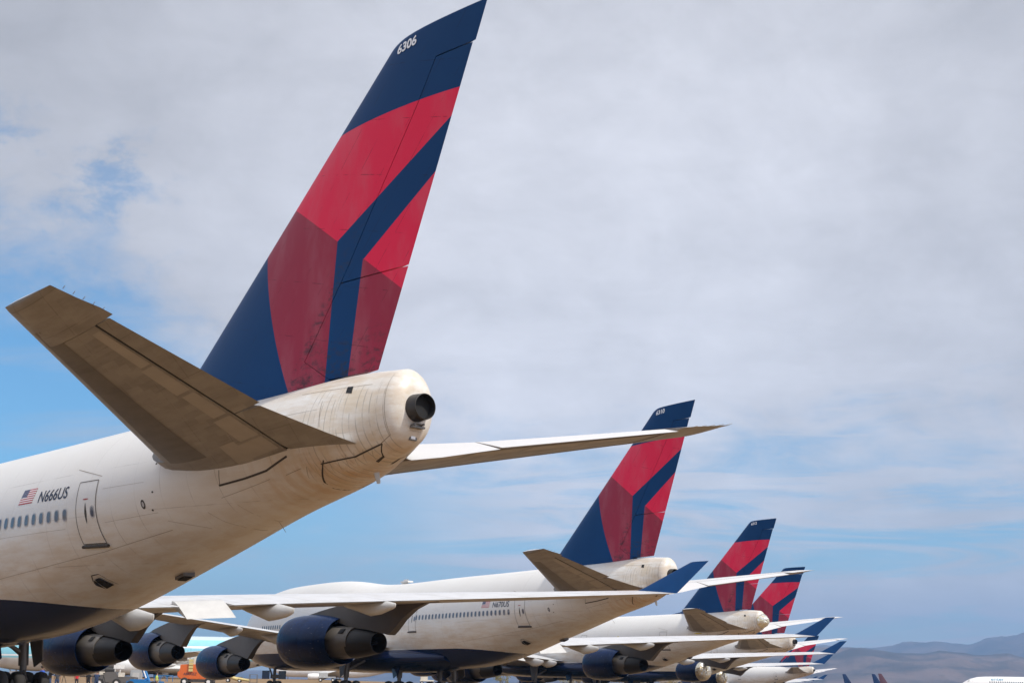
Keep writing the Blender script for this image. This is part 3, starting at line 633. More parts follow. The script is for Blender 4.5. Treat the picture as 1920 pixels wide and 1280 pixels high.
def copy_tree(src, skip=()):
    r = src.copy(); COL.objects.link(r)
    for ch in src.children:
        if ch.name.split('.')[0] in skip: continue
        c = ch.copy(); COL.objects.link(c); c.parent = r
        for g in ch.children:
            d = g.copy(); COL.objects.link(d); d.parent = c
    return r
def park(root, X, Y, psi, dz):              # X, Y = where station 60 of the fuselage stands
    root.location = (X - 60 * math.sin(psi), Y + 60 * math.cos(psi), dz); root.rotation_euler = (0, 0, psi - math.pi / 2)

# ------------------------------------------------------------------ ground
PLANES = [(-7.412, 42.610, .72844, -.154), (6.498, 97.938, .57406, -.118), (23.833, 164.092, .60128, .261), (38.334, 222.562, .70040, .107)]
def sstep(a, b, v): q = min(1, max(0, (v - a) / (b - a))); return q * q * (3 - 2 * q)
def ground_z(X, Y):
    z, wsum = 0, 1e-9
    for (px_, py_, ps, dzz) in PLANES:
        cx, cy = px_ - 25 * math.sin(ps), py_ + 25 * math.cos(ps); d2 = (X - cx) ** 2 + (Y - cy) ** 2; ww = math.exp(-d2 / 900) ; z += ww * dzz; wsum += ww
    near = z / (wsum + .02) ; r_ = math.hypot(X, Y)
    rise = 1.9 * sstep(165, 300, Y) * sstep(40, -40, X - .0 * Y) * (1 - sstep(900, 2500, r_))
    return near + rise
bm = bmesh.new(); axx = [-15000, -9000, -5000, -2500, -1200, -700, -450] + list(range(-320, 321, 20)) + [450, 700, 1200, 2500, 5000, 9000, 15000]
axy = [-15000, -8000, -4000, -1500, -600, -250, -120] + list(range(-60, 401, 20)) + [450, 520, 620, 800, 1100, 1600, 2500, 4000, 6000, 9000, 12000, 15000]
vv = [[bm.verts.new((x, y, ground_z(x, y))) for x in axx] for y in axy]
for a, b in zip(vv[:-1], vv[1:]):
    for i in range(len(axx) - 1): bm.faces.new((a[i], a[i+1], b[i+1], b[i]))
def ground_m(t, b, co):
    n1 = t.noise(co, .05, 6, .6); n2 = t.noise(co, .9, 8, .7); n3 = t.noise(co, .006, 5, .6)
    col = t.mix(t.ss(n1, .35, .7), (.255, .172, .10), (.21, .14, .08)); col = t.mix(t.mul(t.ss(n2, .5, .72), .35), col, (.17, .125, .085)); col = t.mix(t.mul(t.ss(n3, .5, .65), .4), col, (.30, .25, .16))
    t.l.new(col, b.inputs['Base Color'])
struct('ground', bm, mat('desert ground', rough=.95, spec=.1, build=ground_m, bump=(6, .4)), smooth=60)

# ------------------------------------------------------------------ the row of jumbo jets
LAB = ['white jumbo jet nearest the camera, numbered 6306 on its tall red and navy fin',
       'white jumbo jet second in the row, numbered 6310 on its red and navy fin',
       'white jumbo jet third in the row, numbered 6312, with a foil wrapped outer engine',
       'white jumbo jet fourth in the row, its fin rising behind the tailplane of the third']
j1 = jumbo(LAB[0]); park(j1, *PLANES[0])
jets = [j1]
for k in (1, 2, 3):
    j = copy_tree(j1, skip=() if k == 1 else ('window', 'service_port')); j['label'] = LAB[k]; park(j, *PLANES[k]); jets.append(j)
markings(j1, 'N666US', '6306'); markings(jets[1], 'N670US', '6310', -.17); markings(jets[2], None, '6312'); 
#@@MORE
# ------------------------------------------------------------------ foil covers and tape on the stored jets
def foil_engine(root, y, xe, ze, full=True):
    bm = bmesh.new(); prof = [(-3.5, 1.30), (-3.1, 1.23), (-2.95, 1.16), (-2.8, 1.02), (-2.7, .8), (-2.64, .45), (-2.62, .02)]
    lathe(bm, prof, (xe, y, ze + .12), 40)
    for v in bm.verts:
        v.co.x += random.uniform(-.05, .05) * (1 if v.co.x > xe - 3.0 else .2)
    o = obj('foil_cover', bm, M_FOIL, root, 60); o['label'] = 'crinkled silver and gold foil cover over the engine outlet'
for ji, engs in ((2, ((21.5, 37.15, 2.98),)), (3, ((21.5, 37.15, 2.98), (12.28, 27.5, 2.42)))):
    for (y, xe, ze) in engs:
        for ch in jets[ji].children:
            if ch.name.startswith('engine'):
                bb = [Vector(c) for c in ch.bound_box]; cy = sum(c.y for c in bb) / 8
                if abs(cy - y) < .5:
                    for g in list(ch.children):
                        if g.name.split('.')[0] in ('core_cowl', 'exhaust_nozzle', 'exhaust_plug'): bpy.data.objects.remove(g)
                    foil_engine(jets[ji], y, xe, ze)
bm = bmesh.new(); lathe(bm, [(67.3, .80), (67.55, .72), (67.78, .55), (67.98, .42), (68.04, .2), (68.05, .01)], (0, 0, 8.02), 28)
for v in bm.verts: v.co += Vector((random.uniform(-.03, .03), random.uniform(-.03, .03), random.uniform(-.04, .04)))
obj('foil_cover', bm, M_FOIL, jets[2], 60)
for (x, z, wd, ht) in ((46.0, 6.5, .55, .50), (46.2, 4.3, 1.0, .5), (40.8, 5.35, 1.3, .18), (27.0, 5.1, 1.0, .15), (59.2, 6.8, 1.2, .14), (60.5, 7.3, .8, .12)):
    bm = bmesh.new(); oval(bm, x, z, wd, ht, .012, -1, 0, 9, 1.6); obj('protective_tape', bm, M_TAPE, jets[2], 0)

# ------------------------------------------------------------------ more jumbo jets far down the row
for k, (px_, Y, ps, lab) in enumerate(((1491, 480, .74, 'distant white jumbo jet whose red and navy fin shows beneath the wing of the fourth'),
                                     (1478, 540, .74, 'distant white jumbo jet standing just beyond the fifth of the row'),
                                     (1466, 605, .74, 'farthest white jumbo jet at the end of the long row'))):
    j = copy_tree(j1, skip=('window', 'service_port', 'registration', 'flag', 'fleet_number', 'cockpit_window', 'aerial', 'gear_door', 'bleed_vent', 'tail_lamp_bracket'))
    X = px_at(px_, 1250, Y).x; j['label'] = lab; park(j, X, Y, ps, 0.0)

# ------------------------------------------------------------------ pale blue jumbo behind the row
def blue_paint(t, b, co):
    x, y, z = t.xyz(co); n = t.noise(co, .4, 5, .6)
    sky_b = t.mix(t.ss(n, .4, .7), (.24, .56, .67), (.30, .60, .70)); low = t.mix(t.ss(n, .4, .7), (.62, .62, .60), (.52, .50, .47))
    col = t.mix(t.gt(z, 4.6), low, sky_b); col = t.mix(t.mul(t.gt(z, 4.95), t.lt(z, 5.25)), col, (.80, .81, .82)); col = t.mix(t.mul(t.gt(z, 6.9), t.lt(z, 7.3)), col, (.80, .81, .82))
    col = t.mix(t.gt(z, 8.5), col, (.50, .60, .65)); t.l.new(col, b.inputs['Base Color'])
M_BLUEJ = mat('pale blue aircraft paint', rough=.35, coat=.2, build=blue_paint)
M_PALE = mat('pale grey aircraft paint', (.62, .62, .61), rough=.4, coat=.1)
SWAP = {M_WHITE.name: M_BLUEJ, M_FIN.name: M_BLUEJ, M_NAVY.name: M_PALE, M_WLET.name: M_BLUEJ}
bj = copy_tree(j1, skip=('registration', 'flag', 'fleet_number')); bj['label'] = 'pale blue and white jumbo jet parked side on behind the row'
del bj['group']
X = px_at(556, 1250, 285).x; park(bj, X, 285, R(94), .45)
for ch in bj.children:
    for o in [ch] + list(ch.children):
        for s_ in o.material_slots:
            if s_.material and s_.material.name in SWAP:
                mm = SWAP[s_.material.name]; s_.link = 'OBJECT'; s_.material = mm

# ------------------------------------------------------------------ narrow body jets
def narrow_white(t, b, co):
    n = t.noise(co, .6, 5, .6); col = t.mix(t.ss(n, .4, .7), (.78, .77, .76), (.70, .69, .67)); t.l.new(col, b.inputs['Base Color'])
M_NW = mat('narrow body white paint', rough=.35, coat=.2, build=narrow_white)
M_DRED = mat('dark red fin paint', (.055, .010, .018), rough=.4)
M_ENTER = mat('teal lettering', (.03, .20, .32), rough=.5)
def twin_jet(label, fin_m, detail=True):
    root = thing('twin_jet', label, 'airliner')
    NX = [0, .4, 1.2, 2.4, 4, 6, 9, 25, 29, 33, 36.5, 38.3]
    T = lerp_f(NX, [3.1, 3.62, 4.12, 4.72, 5.12, 5.26, 5.3, 5.3, 5.28, 5.2, 5.05, 4.85]); B = lerp_f(NX, [3.1, 2.6, 2.05, 1.62, 1.38, 1.3, 1.3, 1.3, 1.7, 2.6, 3.6, 4.2]); W = lerp_f(NX, [.02, .62, 1.12, 1.52, 1.78, 1.87, 1.88, 1.88, 1.82, 1.4, .75, .22])
    bm = bmesh.new(); rg = []
    for x in [.02, .2, .4, .8, 1.2, 1.8, 2.4, 3.2, 4, 5, 6, 7.5, 9, 13, 17, 21, 25, 27, 29, 31, 33, 35, 36.5, 38.3]:
        m = (T(x) + B(x)) / 2; rg.append([Vector((x, W(x) * math.cos(a), m + (T(x) - B(x)) / 2 * math.sin(a))) for a in np.linspace(0, 2 * math.pi, 41)[:-1]])
    ring_loft(bm, rg); obj('fuselage', bm, M_NW, root)
    def side(x, z, off=.012): 
        m = (T(x) + B(x)) / 2; q = (z - m) / ((T(x) - B(x)) / 2); return Vector((x, -W(x) * math.sqrt(max(0, 1 - q * q)) - off, z))
    if detail:
        me0 = None
        for k in range(46):
            x = 6.6 + .508 * k
            if k in (17, 21, 22): continue
            bm = bmesh.new(); vs = [bm.verts.new(side(x + a, 3.98 + b)) for a, b in ((-.13, -.17), (.13, -.17), (.13, .17), (-.13, .17))]; bm.faces.new(vs)
            obj('window', bm, M_GLASS, root, 0)
        bm = bmesh.new()
        for s in (-1, 1):
            for x0, x1 in ((1.55, 2.1), (2.15, 2.75)):
                vs = [side(x0, 4.02), side(x1, 4.05), side(x1 + .15, 4.48), side(x0 + .35, 4.36)]
                for v in vs: v.y *= -s
                bm.faces.new([bm.verts.new(v) for v in vs])
        obj('cockpit_window', bm, M_GLASS, root, 0)
        bm = text_mesh('enter', 3.1, .62, .15)
        for v in bm.verts: v.co = side(6.9 + v.co.x, 4.32 + v.co.y, .02)
        obj('airline_lettering', bm, M_ENTER, root, 0, False)
        bm = bmesh.new(); foil(bm, [((16.2, 0, 5.25), (16.7, 0, 5.25), .25, (0, 1, 0)), ((16.4, 0, 5.72), (16.7, 0, 5.72), .25, (0, 1, 0))], 5); obj('aerial', bm, M_NW, root)
    for s in (-1, 1):
        bm = bmesh.new(); foil(bm, [((13.2, s * 1.5, 1.9), (21.2, s * 1.5, 1.8), .13, (0, 0, 1)), ((16.2, s * 5.5, 2.25), (21.4, s * 5.5, 2.2), .11, (0, 0, 1)), ((22.4, s * 16.8, 3.4), (24.2, s * 16.8, 3.4), .1, (0, 0, 1))], 10); obj('wing', bm, M_PALE, root)
        bm = bmesh.new(); foil(bm, [((22.5, s * 16.8, 3.35), (24.2, s * 16.8, 3.4), .08, (0, 1, 0)), ((24.2, s * 17.5, 5.7), (24.9, s * 17.5, 5.7), .08, (0, 1, 0))], 6); obj('winglet', bm, M_NW, root)
        bm = bmesh.new(); foil(bm, [((33.2, s * .6, 4.5), (37.4, s * .6, 4.5), .1, (0, 0, 1)), ((37.2, s * 7.1, 5.2), (38.7, s * 7.1, 5.2), .1, (0, 0, 1))], 8); obj('horizontal_stabilizer', bm, M_PALE, root)
        bm = bmesh.new(); lathe(bm, [(11.2, .72), (11.05, .80), (11.2, .90), (12.2, 1.0), (13.6, .95), (14.6, .80), (14.6, .6), (15.6, .40)], (0, s * 4.83, 1.45), 28); lathe(bm, [(11.25, .74), (11.9, .2), (11.5, .01)], (0, s * 4.83, 1.45), 20, mi=1); box(bm, (14.2, s * 4.83, 2.2), (3.6, .3, .7)); obj('engine', bm, [M_NW, M_BLACK], root)
        bm = bmesh.new(); tube(bm, (19.6, s * 2.86, 1.8), (19.6, s * 2.86, .5), .13); 
        g = obj('main_gear', bm, M_STRUT, root)
        bm = bmesh.new(); lathe(bm, [(-.45, .2), (-.45, .48), (-.35, .56), (.35, .56), (.45, .48), (.45, .2)], (19.6, s * 2.86, .56), 18, 'y'); obj('wheel', bm, M_TYRE, g)
    bm = bmesh.new(); tube(bm, (4.0, 0, 1.5), (4.0, 0, .35), .1); g = obj('nose_gear', bm, M_STRUT, root); bm = bmesh.new(); lathe(bm, [(-.25, .1), (-.25, .28), (-.18, .34), (.18, .34), (.25, .28), (.25, .1)], (4, 0, .34), 16, 'y'); obj('wheel', bm, M_TYRE, g)
    bm = bmesh.new(); foil(bm, [((30.2, 0, 5.0), (37.2, 0, 5.0), .1, (0, 1, 0)), ((36.3, 0, 12.3), (39.0, 0, 12.3), .09, (0, 1, 0)), ((36.8, 0, 12.5), (38.9, 0, 12.5), .05, (0, 1, 0))], 8); foil(bm, [((26.5, 0, 5.15), (33, 0, 5.15), .04, (0, 1, 0)), ((31.2, 0, 6.2), (33, 0, 6.2), .06, (0, 1, 0))], 6); obj('vertical_stabilizer', bm, fin_m, root)
    return root
def park_nose(root, X, Y, psi):
    root.location = (X, Y, ground_z(X, Y)); root.rotation_euler = (0, 0, psi - math.pi / 2)
tj = twin_jet('white twin engined jet with teal lettering and cabin windows at the lower right', M_ENTER)
park_nose(tj, px_at(1801, 1285, 352).x, 352, R(84))
far0 = twin_jet('distant jet whose dark red and navy fin leans beside another fin', M_DRED, False); park_nose(far0, px_at(1742, 1290, 860).x, 860, R(-62)); far0['group'] = 'jets far across the field'
def far_jet(px_, Y, lab, fin_m, ps):
    r = copy_tree(far0); r['label'] = lab; park_nose(r, px_at(px_, 1290, Y).x, Y, R(ps))
    for ch in r.children:
        if ch.name.startswith('vertical_stabilizer'): ch.material_slots[0].link = 'OBJECT'; ch.material_slots[0].material = fin_m
far_jet(1728, 880, 'distant jet with a dark navy fin just left of a red finned jet', M_NAVY, -62)
far_jet(1672, 900, 'distant jet with a lone navy fin beneath the nearer hills', M_NAVY, -62)

wj = copy_tree(far0); wj['label'] = 'white jet far behind the second jumbo, glimpsed between its landing gear'; park_nose(wj, px_at(515, 1285, 450).x, 450, R(88)); del wj['group']
for ch in wj.children:
    if ch.name.startswith('vertical_stabilizer'): ch.material_slots[0].link = 'OBJECT'; ch.material_slots[0].material = M_NW
# ------------------------------------------------------------------ vehicles and equipment under the wings
M_ORG = mat('orange machine paint', (.62, .13, .025), rough=.45, coat=.2)
M_BLU = mat('blue machine paint', (.015, .17, .42), rough=.45, coat=.2)
M_YEL = mat('cream yellow paint', (.58, .47, .20), rough=.5)
M_CREAM = mat('cream cab paint', (.62, .58, .50), rough=.5)
M_GREY = mat('galvanised grey', (.42, .43, .43), rough=.5, metal=.2)
def place(o, px_, Y, rz=0.0):
    X = px_at(px_, 1285, Y).x; o.location = (X, Y, ground_z(X, Y)); o.rotation_euler = (0, 0, rz)
def road_wheel(par, c, r, wd):
    bm = bmesh.new(); lathe(bm, [(-wd/2, r*.5), (-wd/2, r*.85), (-wd*.35, r), (wd*.35, r), (wd/2, r*.85), (wd/2, r*.5)], c, 20, 'y'); lathe(bm, [(-wd*.45, .01), (-wd*.4, r*.55), (wd*.4, r*.55), (wd*.45, .01)], c, 14, 'y', 1); obj('wheel', bm, [M_TYRE, M_FWHT], par)
# orange boom lift, side on
ol = thing('boom_lift', 'orange boom lift with cream cab and yellow boom beside a navy engine', 'boom lift'); place(ol, 369, 196, 0.05)
bm = bmesh.new(); prof = [(-2.5, 1.15), (-2.55, 1.75), (-2.2, 1.85), (-2.2, 2.7), (-1.2, 2.78), (1.2, 2.74), (2.3, 2.3), (2.9, 1.4), (2.7, .85), (-2.0, .82)]
ring_loft(bm, [[Vector((x, -1.1, z)) for x, z in prof], [Vector((x, 1.1, z)) for x, z in prof]]); bmesh.ops.bevel(bm, geom=bm.edges[:], offset=.06, segments=2, affect='EDGES'); obj('turret', bm, M_ORG, ol, 35)
bm = bmesh.new(); ring_loft(bm, [[Vector((x, y, z)) for x, z in ((-.6, 2.72), (-.55, 3.65), (.0, 3.9), (.9, 3.85), (1.5, 3.2), (1.7, 2.72))] for y in (-.8, .8)]); bmesh.ops.bevel(bm, geom=bm.edges[:], offset=.07, segments=2, affect='EDGES'); cb_ = obj('cab', bm, M_CREAM, ol, 35)
bm = bmesh.new(); ring_loft(bm, [[Vector((x, y, z)) for x, z in ((-.1, 3.0), (-.05, 3.6), (.55, 3.55), (.85, 3.0))] for y in (-.86, -.80)]); obj('cab_window', bm, M_GLASS, cb_, 0)
bm = bmesh.new()
for k in range(4): box(bm, (-.75, -1.22, 2.0 + k * .42), (.55, .22, .34))
obj('ladder', bm, M_YEL, ol, 0)
bm = text_mesh('ABAXIEZ', 1.75, .34, .25)
for v in bm.verts: v.co = Vector((-1.75 + v.co.x, -1.115, 1.35 + v.co.y))
obj('lettering', bm, M_INK, ol, 0, False)
bm = bmesh.new(); box(bm, (.2, 0, .62), (4.2, 1.6, .35)); obj('chassis', bm, M_STRUT, ol, 0)
for x in (-1.5, 1.7):
    for y in (-1.15, 1.15): road_wheel(ol, (x, y, .52), .52, .4)
bm = bmesh.new(); tube(bm, (2.0, 0, 1.9), (5.4, 0, .9), .22); tube(bm, (4.4, 0, 1.2), (7.0, 0, .75), .16); obj('boom', bm, M_YEL, ol)
bm = bmesh.new()
for z in (.5, 1.0, 1.55): 
    for y in (-.5, .5): tube(bm, (7.0, y, z), (8.0, y, z), .03, n=6)
for x in (7.0, 8.0):
    for y in (-.5, .5): tube(bm, (x, y, .45), (x, y, 1.55), .03, n=6)
box(bm, (7.5, 0, .45), (1.05, 1.05, .06)); obj('platform', bm, M_STRUT, ol, 0)
# blue boom lift
bl = thing('boom_lift', 'blue boom lift with a raised arm in front of the parked trucks', 'boom lift'); place(bl, 272, 150, -.1)
bm = bmesh.new(); box(bm, (0, 0, .70), (3.4, 1.9, .42)); box(bm, (-.6, 0, .98), (1.6, 1.7, .22)); bmesh.ops.bevel(bm, geom=bm.edges[:], offset=.05, segments=2, affect='EDGES'); obj('base', bm, M_BLU, bl, 35)
bm = bmesh.new(); q = (Vector((-.75, 0, 3.05)) - Vector((.25, 0, 1.0))); ring_loft(bm, [[p + Vector((a, b, 0)) for a, b in ((-.2, -.2), (.2, -.2), (.2, .2), (-.2, .2))] for p in (Vector((.25, 0, 1.0)), Vector((-.75, 0, 3.05)))]); obj('arm', bm, M_BLU, bl, 0)
bm = bmesh.new(); tube(bm, (.15, -.28, 1.2), (-.35, -.28, 2.35), .07); obj('hydraulic_ram', bm, M_FWHT, bl)
bm = bmesh.new()
tube(bm, (2.6, -.8, 1.5), (2.6, .8, 1.5), .035, n=6)
for x in (1.2, 1.9, 2.6): tube(bm, (x, -.8, .9), (x, -.8, 1.5), .035, n=6); tube(bm, (x, .8, .9), (x, .8, 1.5), .035, n=6)
for y in (-.8, .8): tube(bm, (1.2, y, 1.5), (2.6, y, 1.5), .035, n=6)
obj('guard_rail', bm, M_BLU, bl)
for x in (-1.2, 1.2):
    for y in (-.95, .95): road_wheel(bl, (x, y, .45), .45, .35)
# aircraft tug and ground power unit
tg = thing('tow_tug', 'dark aircraft tug with a pale roof rack and white hubbed wheel', 'tug'); place(tg, 216, 172, 0)
bm = bmesh.new(); ring_loft(bm, [[Vector((x, y, z)) for x, z in ((-2.6, .5), (-2.6, 1.1), (-1.4, 1.35), (-1.0, 1.75), (.2, 1.8), (.4, 1.3), (2.4, 1.2), (2.4, .5))] for y in (-1, 1)]); bmesh.ops.bevel(bm, geom=bm.edges[:], offset=.05, segments=2, affect='EDGES'); obj('body', bm, M_STRUT, tg, 35)
bm = bmesh.new(); box(bm, (.3, 0, 2.35), (.9, 1.4, .42)); tube(bm, (0, -.6, 1.7), (0, -.6, 2.2), .05); tube(bm, (.6, -.6, 1.3), (.6, -.6, 2.2), .05); obj('roof_rack', bm, M_FWHT, tg, 0)
for c_, z_ in (((.9, -.95, 1.45), (.7, .25, .5)), ((-1.4, -.95, 1.6), (.6, .2, .35))):
    bm = bmesh.new(); box(bm, c_, z_); obj('equipment_box', bm, M_CREAM, tg, 0)
for x in (-1.6, .4):
    for y in (-1, 1): road_wheel(tg, (x, y, .5), .5, .3)
gp = thing('ground_power_unit', 'square grey ground power unit standing left of the blue lift', 'power unit'); place(gp, 254, 176, .05)
bm = bmesh.new(); box(bm, (0, 0, 1.25), (1.3, 1.2, 1.5)); bmesh.ops.bevel(bm, geom=bm.edges[:], offset=.08, segments=2, affect='EDGES'); obj('housing', bm, M_GREY, gp, 35)
bm = bmesh.new(); box(bm, (.05, -.61, 1.3), (.8, .03, .8)); obj('access_panel', bm, M_FAIR, gp, 0)
bm = bmesh.new(); box(bm, (0, 0, .42), (1.4, 1.1, .14)); obj('trailer_frame', bm, M_STRUT, gp, 0)
for x in (-.45, .45):
    for y in (-.55, .55): road_wheel(gp, (x, y, .28), .28, .2)
# a parked van and carts beyond
for px_, Y, lab, cm, sx in ((438, 232, 'low dark baggage cart beyond the small navy engine', M_STRUT, 2.6), (612, 250, 'pale equipment trailer beyond the landing gear of the second jet', M_GREY, 3.0), (800, 246, 'small white equipment cart beyond the second jet', M_CREAM, 2.4)):
    ct = thing('equipment_cart', lab, 'cart'); place(ct, px_, Y, .1)
    bm = bmesh.new(); box(bm, (0, 0, .75), (sx, 1.3, .22)); box(bm, (-sx * .2, 0, 1.2), (sx * .5, 1.1, .7)); bmesh.ops.bevel(bm, geom=bm.edges[:], offset=.04, segments=1, affect='EDGES'); obj('body', bm, cm, ct, 35)
    bm = bmesh.new(); tube(bm, (sx / 2, 0, .6), (sx / 2 + 1.1, 0, .45), .05); obj('tow_bar', bm, M_STRUT, ct)
    for x in (-sx * .35, sx * .35):
        for y in (-.6, .6): road_wheel(ct, (x, y, .32), .32, .2)

# ------------------------------------------------------------------ people and tripods
M_SKIN = mat('skin', (.45, .26, .18), rough=.5); M_HAIR = mat('dark hair', (.02, .015, .012), rough=.6); M_TRS = mat('dark trousers', (.03, .032, .045), rough=.8); M_JEAN = mat('blue jeans', (.03, .06, .14), rough=.8)
def person(label, shirt, trousers, pose, px_, Y, rz):
    """one continuous skinned figure; pose: arms ('down', 'camera'), slight stride"""
    V, Rd, E = [], [], []
    def add(p, r, par=None):
        V.append(p); Rd.append(r); 
        if par is not None: E.append((par, len(V) - 1))
        return len(V) - 1
    pel = add((0, 0, .95), .155); wst = add((0, 0, 1.10), .135, pel); chs = add((0, .01, 1.32), .165, wst); nck0 = add((0, .0, 1.46), .085, chs); nck = add((0, -.01, 1.52), .055, nck0); hd = add((0, -.02, 1.60), .085, nck); crown = add((0, -.01, 1.70), .075, hd)
    nose = add((0, -.105, 1.61), .018, hd)
    for s in (-1, 1):
        hip = add((s * .10, 0, .88), .105, pel); kn = add((s * .12, -.03 + .05 * s, .50), .070, hip); an = add((s * .13, .04 + .09 * s, .09), .045, kn); toe = add((s * .15, -.13 + .09 * s, .045), .042, an)
        sh = add((s * .19, 0, 1.41), .068, chs)
        if pose == 'camera': eb = add((s * .25, -.16, 1.24), .045, sh); wr = add((s * .10, -.28, 1.50), .030, eb); hn = add((s * .07, -.30, 1.56), .034, wr); fd = Vector((-.35 * s, -.4, .8)).normalized()
        else: eb = add((s * .25, .03, 1.13), .047, sh); wr = add((s * .25, -.08, .90), .031, eb); hn = add((s * .25, -.10, .83), .036, wr); fd = Vector((0, -.2, -1)).normalized()
        sd = Vector((0, 1, 0)) if pose != 'camera' else Vector((1, 0, 0))
        for k, L in enumerate((.075, .09, .08, .06)):
            b0 = Vector(V[hn]) + sd * (.03 - .02 * k) + fd * .03; a = add(tuple(b0), .010, hn); b = add(tuple(b0 + fd * L * .55), .009, a); add(tuple(b0 + fd * L + Vector((0, -.015, 0))), .008, b)
        th = add(tuple(Vector(V[hn]) + sd * .04 * (1 if pose != 'camera' else -s)), .011, hn); add(tuple(Vector(V[th]) + fd * .05), .009, th)
    me = bpy.data.meshes.new('figure'); me.from_pydata(V, E, []); o = bpy.data.objects.new('figure', me); COL.objects.link(o)
    m = o.modifiers.new('Skin', 'SKIN'); m.use_smooth_shade = True; sk = me.skin_vertices[0].data
    for i, r in enumerate(Rd): sk[i].radius = (r, r)
    sk[0].use_root = True
    o.modifiers.new('Sub', 'SUBSURF').levels = 1; o.modifiers['Sub'].render_levels = 1
    bpy.context.view_layer.update(); dg = bpy.context.evaluated_depsgraph_get(); m2 = bpy.data.meshes.new_from_object(o.evaluated_get(dg)); bpy.data.objects.remove(o)
    m2.materials.clear()
    for mm in (M_SKIN, shirt, trousers, M_STRUT): m2.materials.append(mm)
    for p in m2.polygons:
        c = p.center; mi = 0
        if c.z < .10: mi = 3
        elif c.z < .97 and abs(c.x) < .205: mi = 2
        elif c.z < 1.48 and (abs(c.x) < .235 or c.z > 1.2) and not (pose == 'camera' and c.y < -.2): mi = 1
        p.material_index = mi; p.use_smooth = True
    b = bpy.data.objects.new('person', m2); COL.objects.link(b); place(b, px_, Y, rz); tag(b, label, 'person')
    bm = bmesh.new(); bmesh.ops.create_uvsphere(bm, u_segments=14, v_segments=8, radius=.105)
    for v in list(bm.verts):
        v.co = Vector((v.co.x * .92, v.co.y * 1.05 + .012, v.co.z * 1.05 + 1.675))
    bmesh.ops.delete(bm, geom=[v for v in bm.verts if v.co.z < 1.62 or (v.co.y < -.06 and v.co.z < 1.70)], context='VERTS'); obj('hair', bm, M_HAIR, b)
    return b
C_BLUE = mat('blue shirt', (.03, .10, .48), rough=.8); C_BLACK = mat('black shirt', (.012, .012, .014), rough=.85); C_RED = mat('red jacket', (.60, .02, .03), rough=.7); C_GREY = mat('charcoal jacket', (.04, .045, .06), rough=.8); C_NAVY = mat('navy jacket', (.02, .04, .10), rough=.8); C_HIVIZ = mat('yellow green vest', (.45, .60, .12), rough=.7)
person('person in a blue shirt standing beside the big dark wheel', C_BLUE, M_TRS, 'down', 77, 92, R(140))
person('person in a black shirt raising a camera under the navy engine', C_BLACK, M_JEAN, 'camera', 92, 104, R(120))
person('person in charcoal standing at a tripod beside the black shirted one', C_GREY, M_JEAN, 'down', 106, 128, R(200))
person('person in a red jacket standing below the dark engine', C_RED, M_TRS, 'down', 143, 165, R(180))
person('person in black standing left of the navy jacketed one', C_BLACK, M_TRS, 'down', 165, 140, R(170))
person('person in a navy jacket beside the second tripod', C_NAVY, M_JEAN, 'camera', 180, 134, R(190))
person('person in a yellow green vest working on the blue lift', C_HIVIZ, M_TRS, 'down', 293, 148, R(90))
def tripod(label, px_, Y):
    tp = thing('tripod', label, 'tripod', group='camera tripods'); place(tp, px_, Y, .3)
    for k in range(3):
        a = k * 2.094; bm = bmesh.new(); tube(bm, (.03 * math.cos(a), .03 * math.sin(a), 1.25), (.42 * math.cos(a), .42 * math.sin(a), 0), .022, .015, 8); obj('leg', bm, M_BLACK, tp)
    bm = bmesh.new(); tube(bm, (0, 0, 1.2), (0, 0, 1.45), .025, n=8); obj('column', bm, M_BLACK, tp)
    bm = bmesh.new(); box(bm, (0, 0, 1.53), (.16, .10, .12)); tube(bm, (0, -.05, 1.53), (0, -.24, 1.53), .045, n=12); obj('camera', bm, M_BLACK, tp, 30)
tripod('black camera tripod between the charcoal and red people', 118, 112); tripod('black camera tripod right of the navy jacketed person', 193, 132)

# ------------------------------------------------------------------ far desert trees
M_LEAF = [mat('pale desert leaf', (.22, .20, .075), rough=.8), mat('dry straw leaf', (.38, .31, .15), rough=.8)]
M_BARK = mat('desert bark', (.12, .10, .07), rough=.9)
rt = random.Random(3)
TL = ['pale palo verde tree', 'straw coloured desert tree', 'low olive desert tree']
for k, px_ in enumerate((866, 884, 940, 986, 1062, 1084, 1105, 1180, 1215, 1262)):
    Y = 330 + rt.uniform(0, 60); hh = rt.uniform(3.6, 5.2)
    tr = thing('desert_tree', ['%s beyond the third jet, seen under its belly' % a for a in TL][k % 3], 'tree', group='desert trees beyond the jets'); place(tr, px_, Y, rt.uniform(0, 6))
    tr['label'] = ['first', 'second', 'third', 'fourth', 'fifth', 'sixth', 'seventh', 'eighth', 'ninth', 'last'][k] + ' from the left of the desert trees beyond the jets'
    bm = bmesh.new()
    for i in range(5):
        a = rt.uniform(0, 6.28); tube(bm, (0, 0, .1), (.9 * math.cos(a), .9 * math.sin(a), hh * .6), .10, .03, 6)
    obj('trunk', bm, M_BARK, tr)
    bm = bmesh.new()
    for c in range(26):
        a, r_ = rt.uniform(0, 6.28), rt.uniform(.1, 1) ** .6 * hh * .5; cc = Vector((r_ * math.cos(a), r_ * math.sin(a), hh * rt.uniform(.28, .95)))
        for i in range(26):
            p = cc + Vector((rt.gauss(0, .32), rt.gauss(0, .32), rt.gauss(0, .26))); d = Vector((rt.gauss(0, 1), rt.gauss(0, 1), rt.gauss(0, 1))).normalized(); e = d.orthogonal().normalized(); s_ = rt.uniform(.06, .14)
            bm.faces.new([bm.verts.new(p + d * s_ * 1.6), bm.verts.new(p + e * s_), bm.verts.new(p - d * s_ * 1.6), bm.verts.new(p - e * s_)])
    obj('crown', bm, M_LEAF[k % 2], tr, 0, False)

